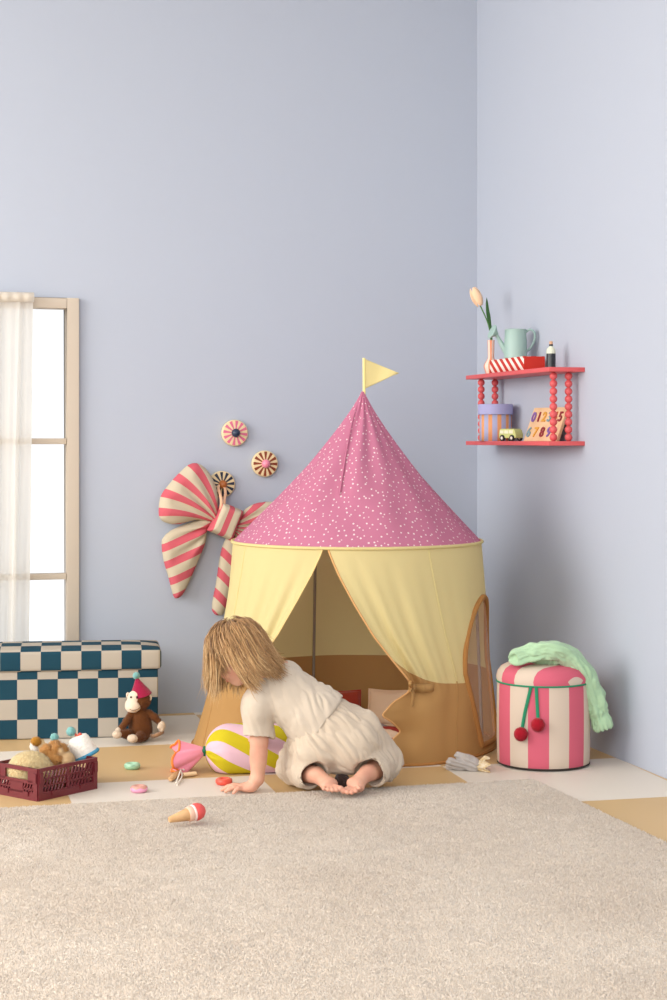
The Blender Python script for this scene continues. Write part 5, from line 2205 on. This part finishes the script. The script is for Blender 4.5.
def strand(v, L, n=18, layer=0.0):
    k = 1.03 + layer
    p = Hc + HR @ (v * ER * k)
    tg = v - crown
    tg = tg - v * np.dot(tg, v)
    if np.linalg.norm(tg) < .05:
        tg = np.array((rng.normal(), rng.normal(), 0.0))
    d = HR @ nrm(tg)
    pts = [p]
    st = L / n
    # hair parts round the ear: some falls in front of it, the rest behind
    if v[0] < .22:
        comb = np.array((.55, -.16, .06))
    else:
        comb = np.array((-.02, .0, -.2))
    for i in range(n):
        t = i / n
        late = np.clip((t - .6) / .4, 0, 1)
        g = gravity + comb * (1 + .6 * late) + (np.array((.5, 0, .75)) * late if v[0] < .1 else 0)
        d = nrm(.80 * d + .22 * g)
        p = push(p + d * st, k)
        if i > 1:
            d = nrm(.4 * d + .6 * nrm(p - pts[-1]))
        pts.append(p)
    return np.array(pts)


def sample_scalp():
    while True:
        v = nrm(rng.normal(0, 1, 3))
        if v[2] < -.55:
            continue
        if v[0] > .50 and v[2] < .50:
            continue
        if v[0] > .06 and v[2] < .06:
            continue
        if v[1] > .45 and -.16 < v[0] < .34 and v[2] < .62:
            continue
        return v


def strands_mesh(P_, rad, k=4):
    """(S,n,3) paths -> thin closed strands, vectorised"""
    S, n, _ = P_.shape
    Tn = np.gradient(P_, axis=1)
    Tn /= np.linalg.norm(Tn, axis=2, keepdims=True) + 1e-12
    out_ = P_ - Hc
    sd_ = np.cross(Tn, out_)
    sd_ /= np.linalg.norm(sd_, axis=2, keepdims=True) + 1e-9
    w_ = np.cross(sd_, Tn)
    R_ = np.stack([P_ + rad[..., None] * (1.3 * math.cos(g) * sd_ + .55 * math.sin(g) * w_) for g in 2 * PI * np.arange(k) / k], 2)
    idx = np.arange(S * n * k).reshape(S, n, k)
    q = np.stack([idx[:, :-1], np.roll(idx, -1, 2)[:, :-1], np.roll(idx, -1, 2)[:, 1:], idx[:, 1:]], -1)
    return R_.reshape(-1, 3), q.reshape(-1, 4)


hv, hq, ht = [], [], []
cnt_ = 0
for g_i in range(340):
    v = sample_scalp()
    back = v[0] < -.05
    L = rng.uniform(.10, .145) if back else rng.uniform(.13, .168)
    if v[0] > .30:
        L *= 1.06
    gd = strand(v, L, layer=rng.uniform(.01, .085))
    n = len(gd)
    tone0 = .46 + (.22 if v[0] > .2 else -.08) - .22 * max(0.0, v[2] - .45) + rng.normal(0, .10)  # face-side strands lighter: the light falling there is put into the tone
    m_ = 24
    t = np.linspace(0, 1, n)
    of = rng.normal(0, .0065, (m_, 1, 3)) * (1 - .35 * t)[None, :, None]
    ph = rng.uniform(0, 6, (m_, 1))
    fr_ = rng.uniform(3, 7, (m_, 1))
    wv = np.stack([np.sin(ph + fr_ * t), np.cos(1.3 * ph + fr_ * t), .4 * np.sin(2 * ph + fr_ * t)], -1) * (.0035 * t)[None, :, None]
    fly = rng.normal(0, .0055, (m_, 1, 3)) * (t ** 2)[None, :, None] * (1 + 1.2 * (rng.random((m_, 1, 1)) < .12))
    cutl = rng.uniform(.75, 1.0, (m_, 1))
    gi = cutl * t[None] * (n - 1)
    i0 = np.clip(gi.astype(int), 0, n - 2)
    fx = (gi - i0)[..., None]
    base = gd[i0] * (1 - fx) + gd[i0 + 1] * fx
    P_ = base + of + wv + fly
    P_[..., 2] = np.maximum(P_[..., 2], .02)
    rad = np.interp(t, [0, .1, .6, 1], [.0008, .00135, .0011, .0003])[None] * rng.uniform(.8, 1.25, (m_, 1))
    V_, q_ = strands_mesh(P_, rad)
    tone = np.clip(tone0 + rng.normal(0, .11, (m_, 1)) + .22 * (t[None] - .35), 0, 1)
    hv.append(V_)
    hq.append(q_ + cnt_)
    ht.append(np.repeat(tone.ravel(), 4))
    cnt_ += len(V_)
hair_v, hair_q, hair_t = np.concatenate(hv), np.concatenate(hq), np.concatenate(ht)
# under-layer close to the scalp
n1, n2 = 60, 40
Vv, tn = [], []
for i in range(n1):
    for j in range(n2):
        th_ = 2 * PI * i / n1
        la = PI / 2 - (PI * .72) * j / (n2 - 1)
        v = np.array((math.cos(la) * math.cos(th_), math.cos(la) * math.sin(th_), math.sin(la)))
        kk = 1.045
        if (v[0] > .42 and v[2] < .52) or (v[0] > .05 and v[2] < -.05):
            kk = .90
        if v[1] > .45 and v[0] > -.12 and v[2] < .18:
            kk = .90
        Vv.append(Hc + HR @ (v * ER * kk))
        tn.append(.22 + .1 * math.sin(th_ * 23))
Vv, tn = np.array(Vv), np.array(tn)
hair_q = np.concatenate([hair_q, grid_faces(n1, n2, True) + len(hair_v)])
hair_v = np.concatenate([hair_v, Vv])
hair_t = np.concatenate([hair_t, tn])
obj('hair', hair_v, hair_q, M_hair, kid, sharp=0, attrs={'tone': hair_t})

# a dark brown lump lying behind the feet
dk = P(342, 779, 5.50)
dk[2] = .0
dt = SDF(dk + (-.06, -.05, -.004), dk + (.06, .05, .09), .0028)
dt.ell(dk + (0, .03, .036), (.026, .022, .034), None, .01)
dt.ell(dk + (.004, .028, .010), (.028, .022, .012), None, .012)
dt.cut((0, 0, .001), (0, 0, -1))
o_ = sdf_obj('dark_lump', dt, mat('dark_brown_fuzz', (58, 36, 30), .95, (260, .8), .1, .4), None, fuzz(200, .001), loc=dk)
tag(o_, 'small dark brown fuzzy lump lying behind the bare feet of the kneeling person', 'soft toy')

# ================================================================== light and camera
w = bpy.data.worlds.new('daylight')
scene.world = w
w.use_nodes = True
w.node_tree.nodes['Background'].inputs['Color'].default_value = lin((246, 250, 255))
w.node_tree.nodes['Background'].inputs['Strength'].default_value = .76


def area(name, loc, target, sx, sy, power, rgb):
    l = bpy.data.lights.new(name, 'AREA')
    l.shape = 'RECTANGLE'
    l.size, l.size_y, l.energy = sx, sy, power
    l.color = lin(rgb)[:3]
    o = bpy.data.objects.new(name, l)
    COL.objects.link(o)
    a, b = W(loc), W(target)
    o.location = a
    o.rotation_euler = Vector(b - a).to_track_quat('-Z', 'Y').to_euler()
    return o


area('softbox_light', (-5.4, 3.1, 2.5), (.6, 6.3, 1.0), 4.4, 3.0, 205, (255, 250, 244))
area('front_fill_light', (-1.6, -1.6, 2.9), (.1, 6.0, .5), 3.0, 2.2, 112, (255, 251, 246))  # unseen fill lamp added to lift the rug, tent and shirt

cam = bpy.data.cameras.new('camera')
co = bpy.data.objects.new('camera', cam)
COL.objects.link(co)
cam.sensor_fit = 'VERTICAL'
cam.sensor_height = 36.0
cam.lens = 36.0 * FPX / 1000.0
cam.shift_x = (333.5 - CX) / 1000.0
cam.shift_y = (HOR - 500.0) / 1000.0
cam.clip_start = .05
co.location = (0, 0, CAMH)
co.rotation_euler = (PI / 2, 0, -PSI)
scene.camera = co
vs = scene.view_settings
vs.view_transform = 'Standard'
vs.look = 'None'
vs.gamma = 1
vs.use_curve_mapping = False
vs.exposure = 0.7
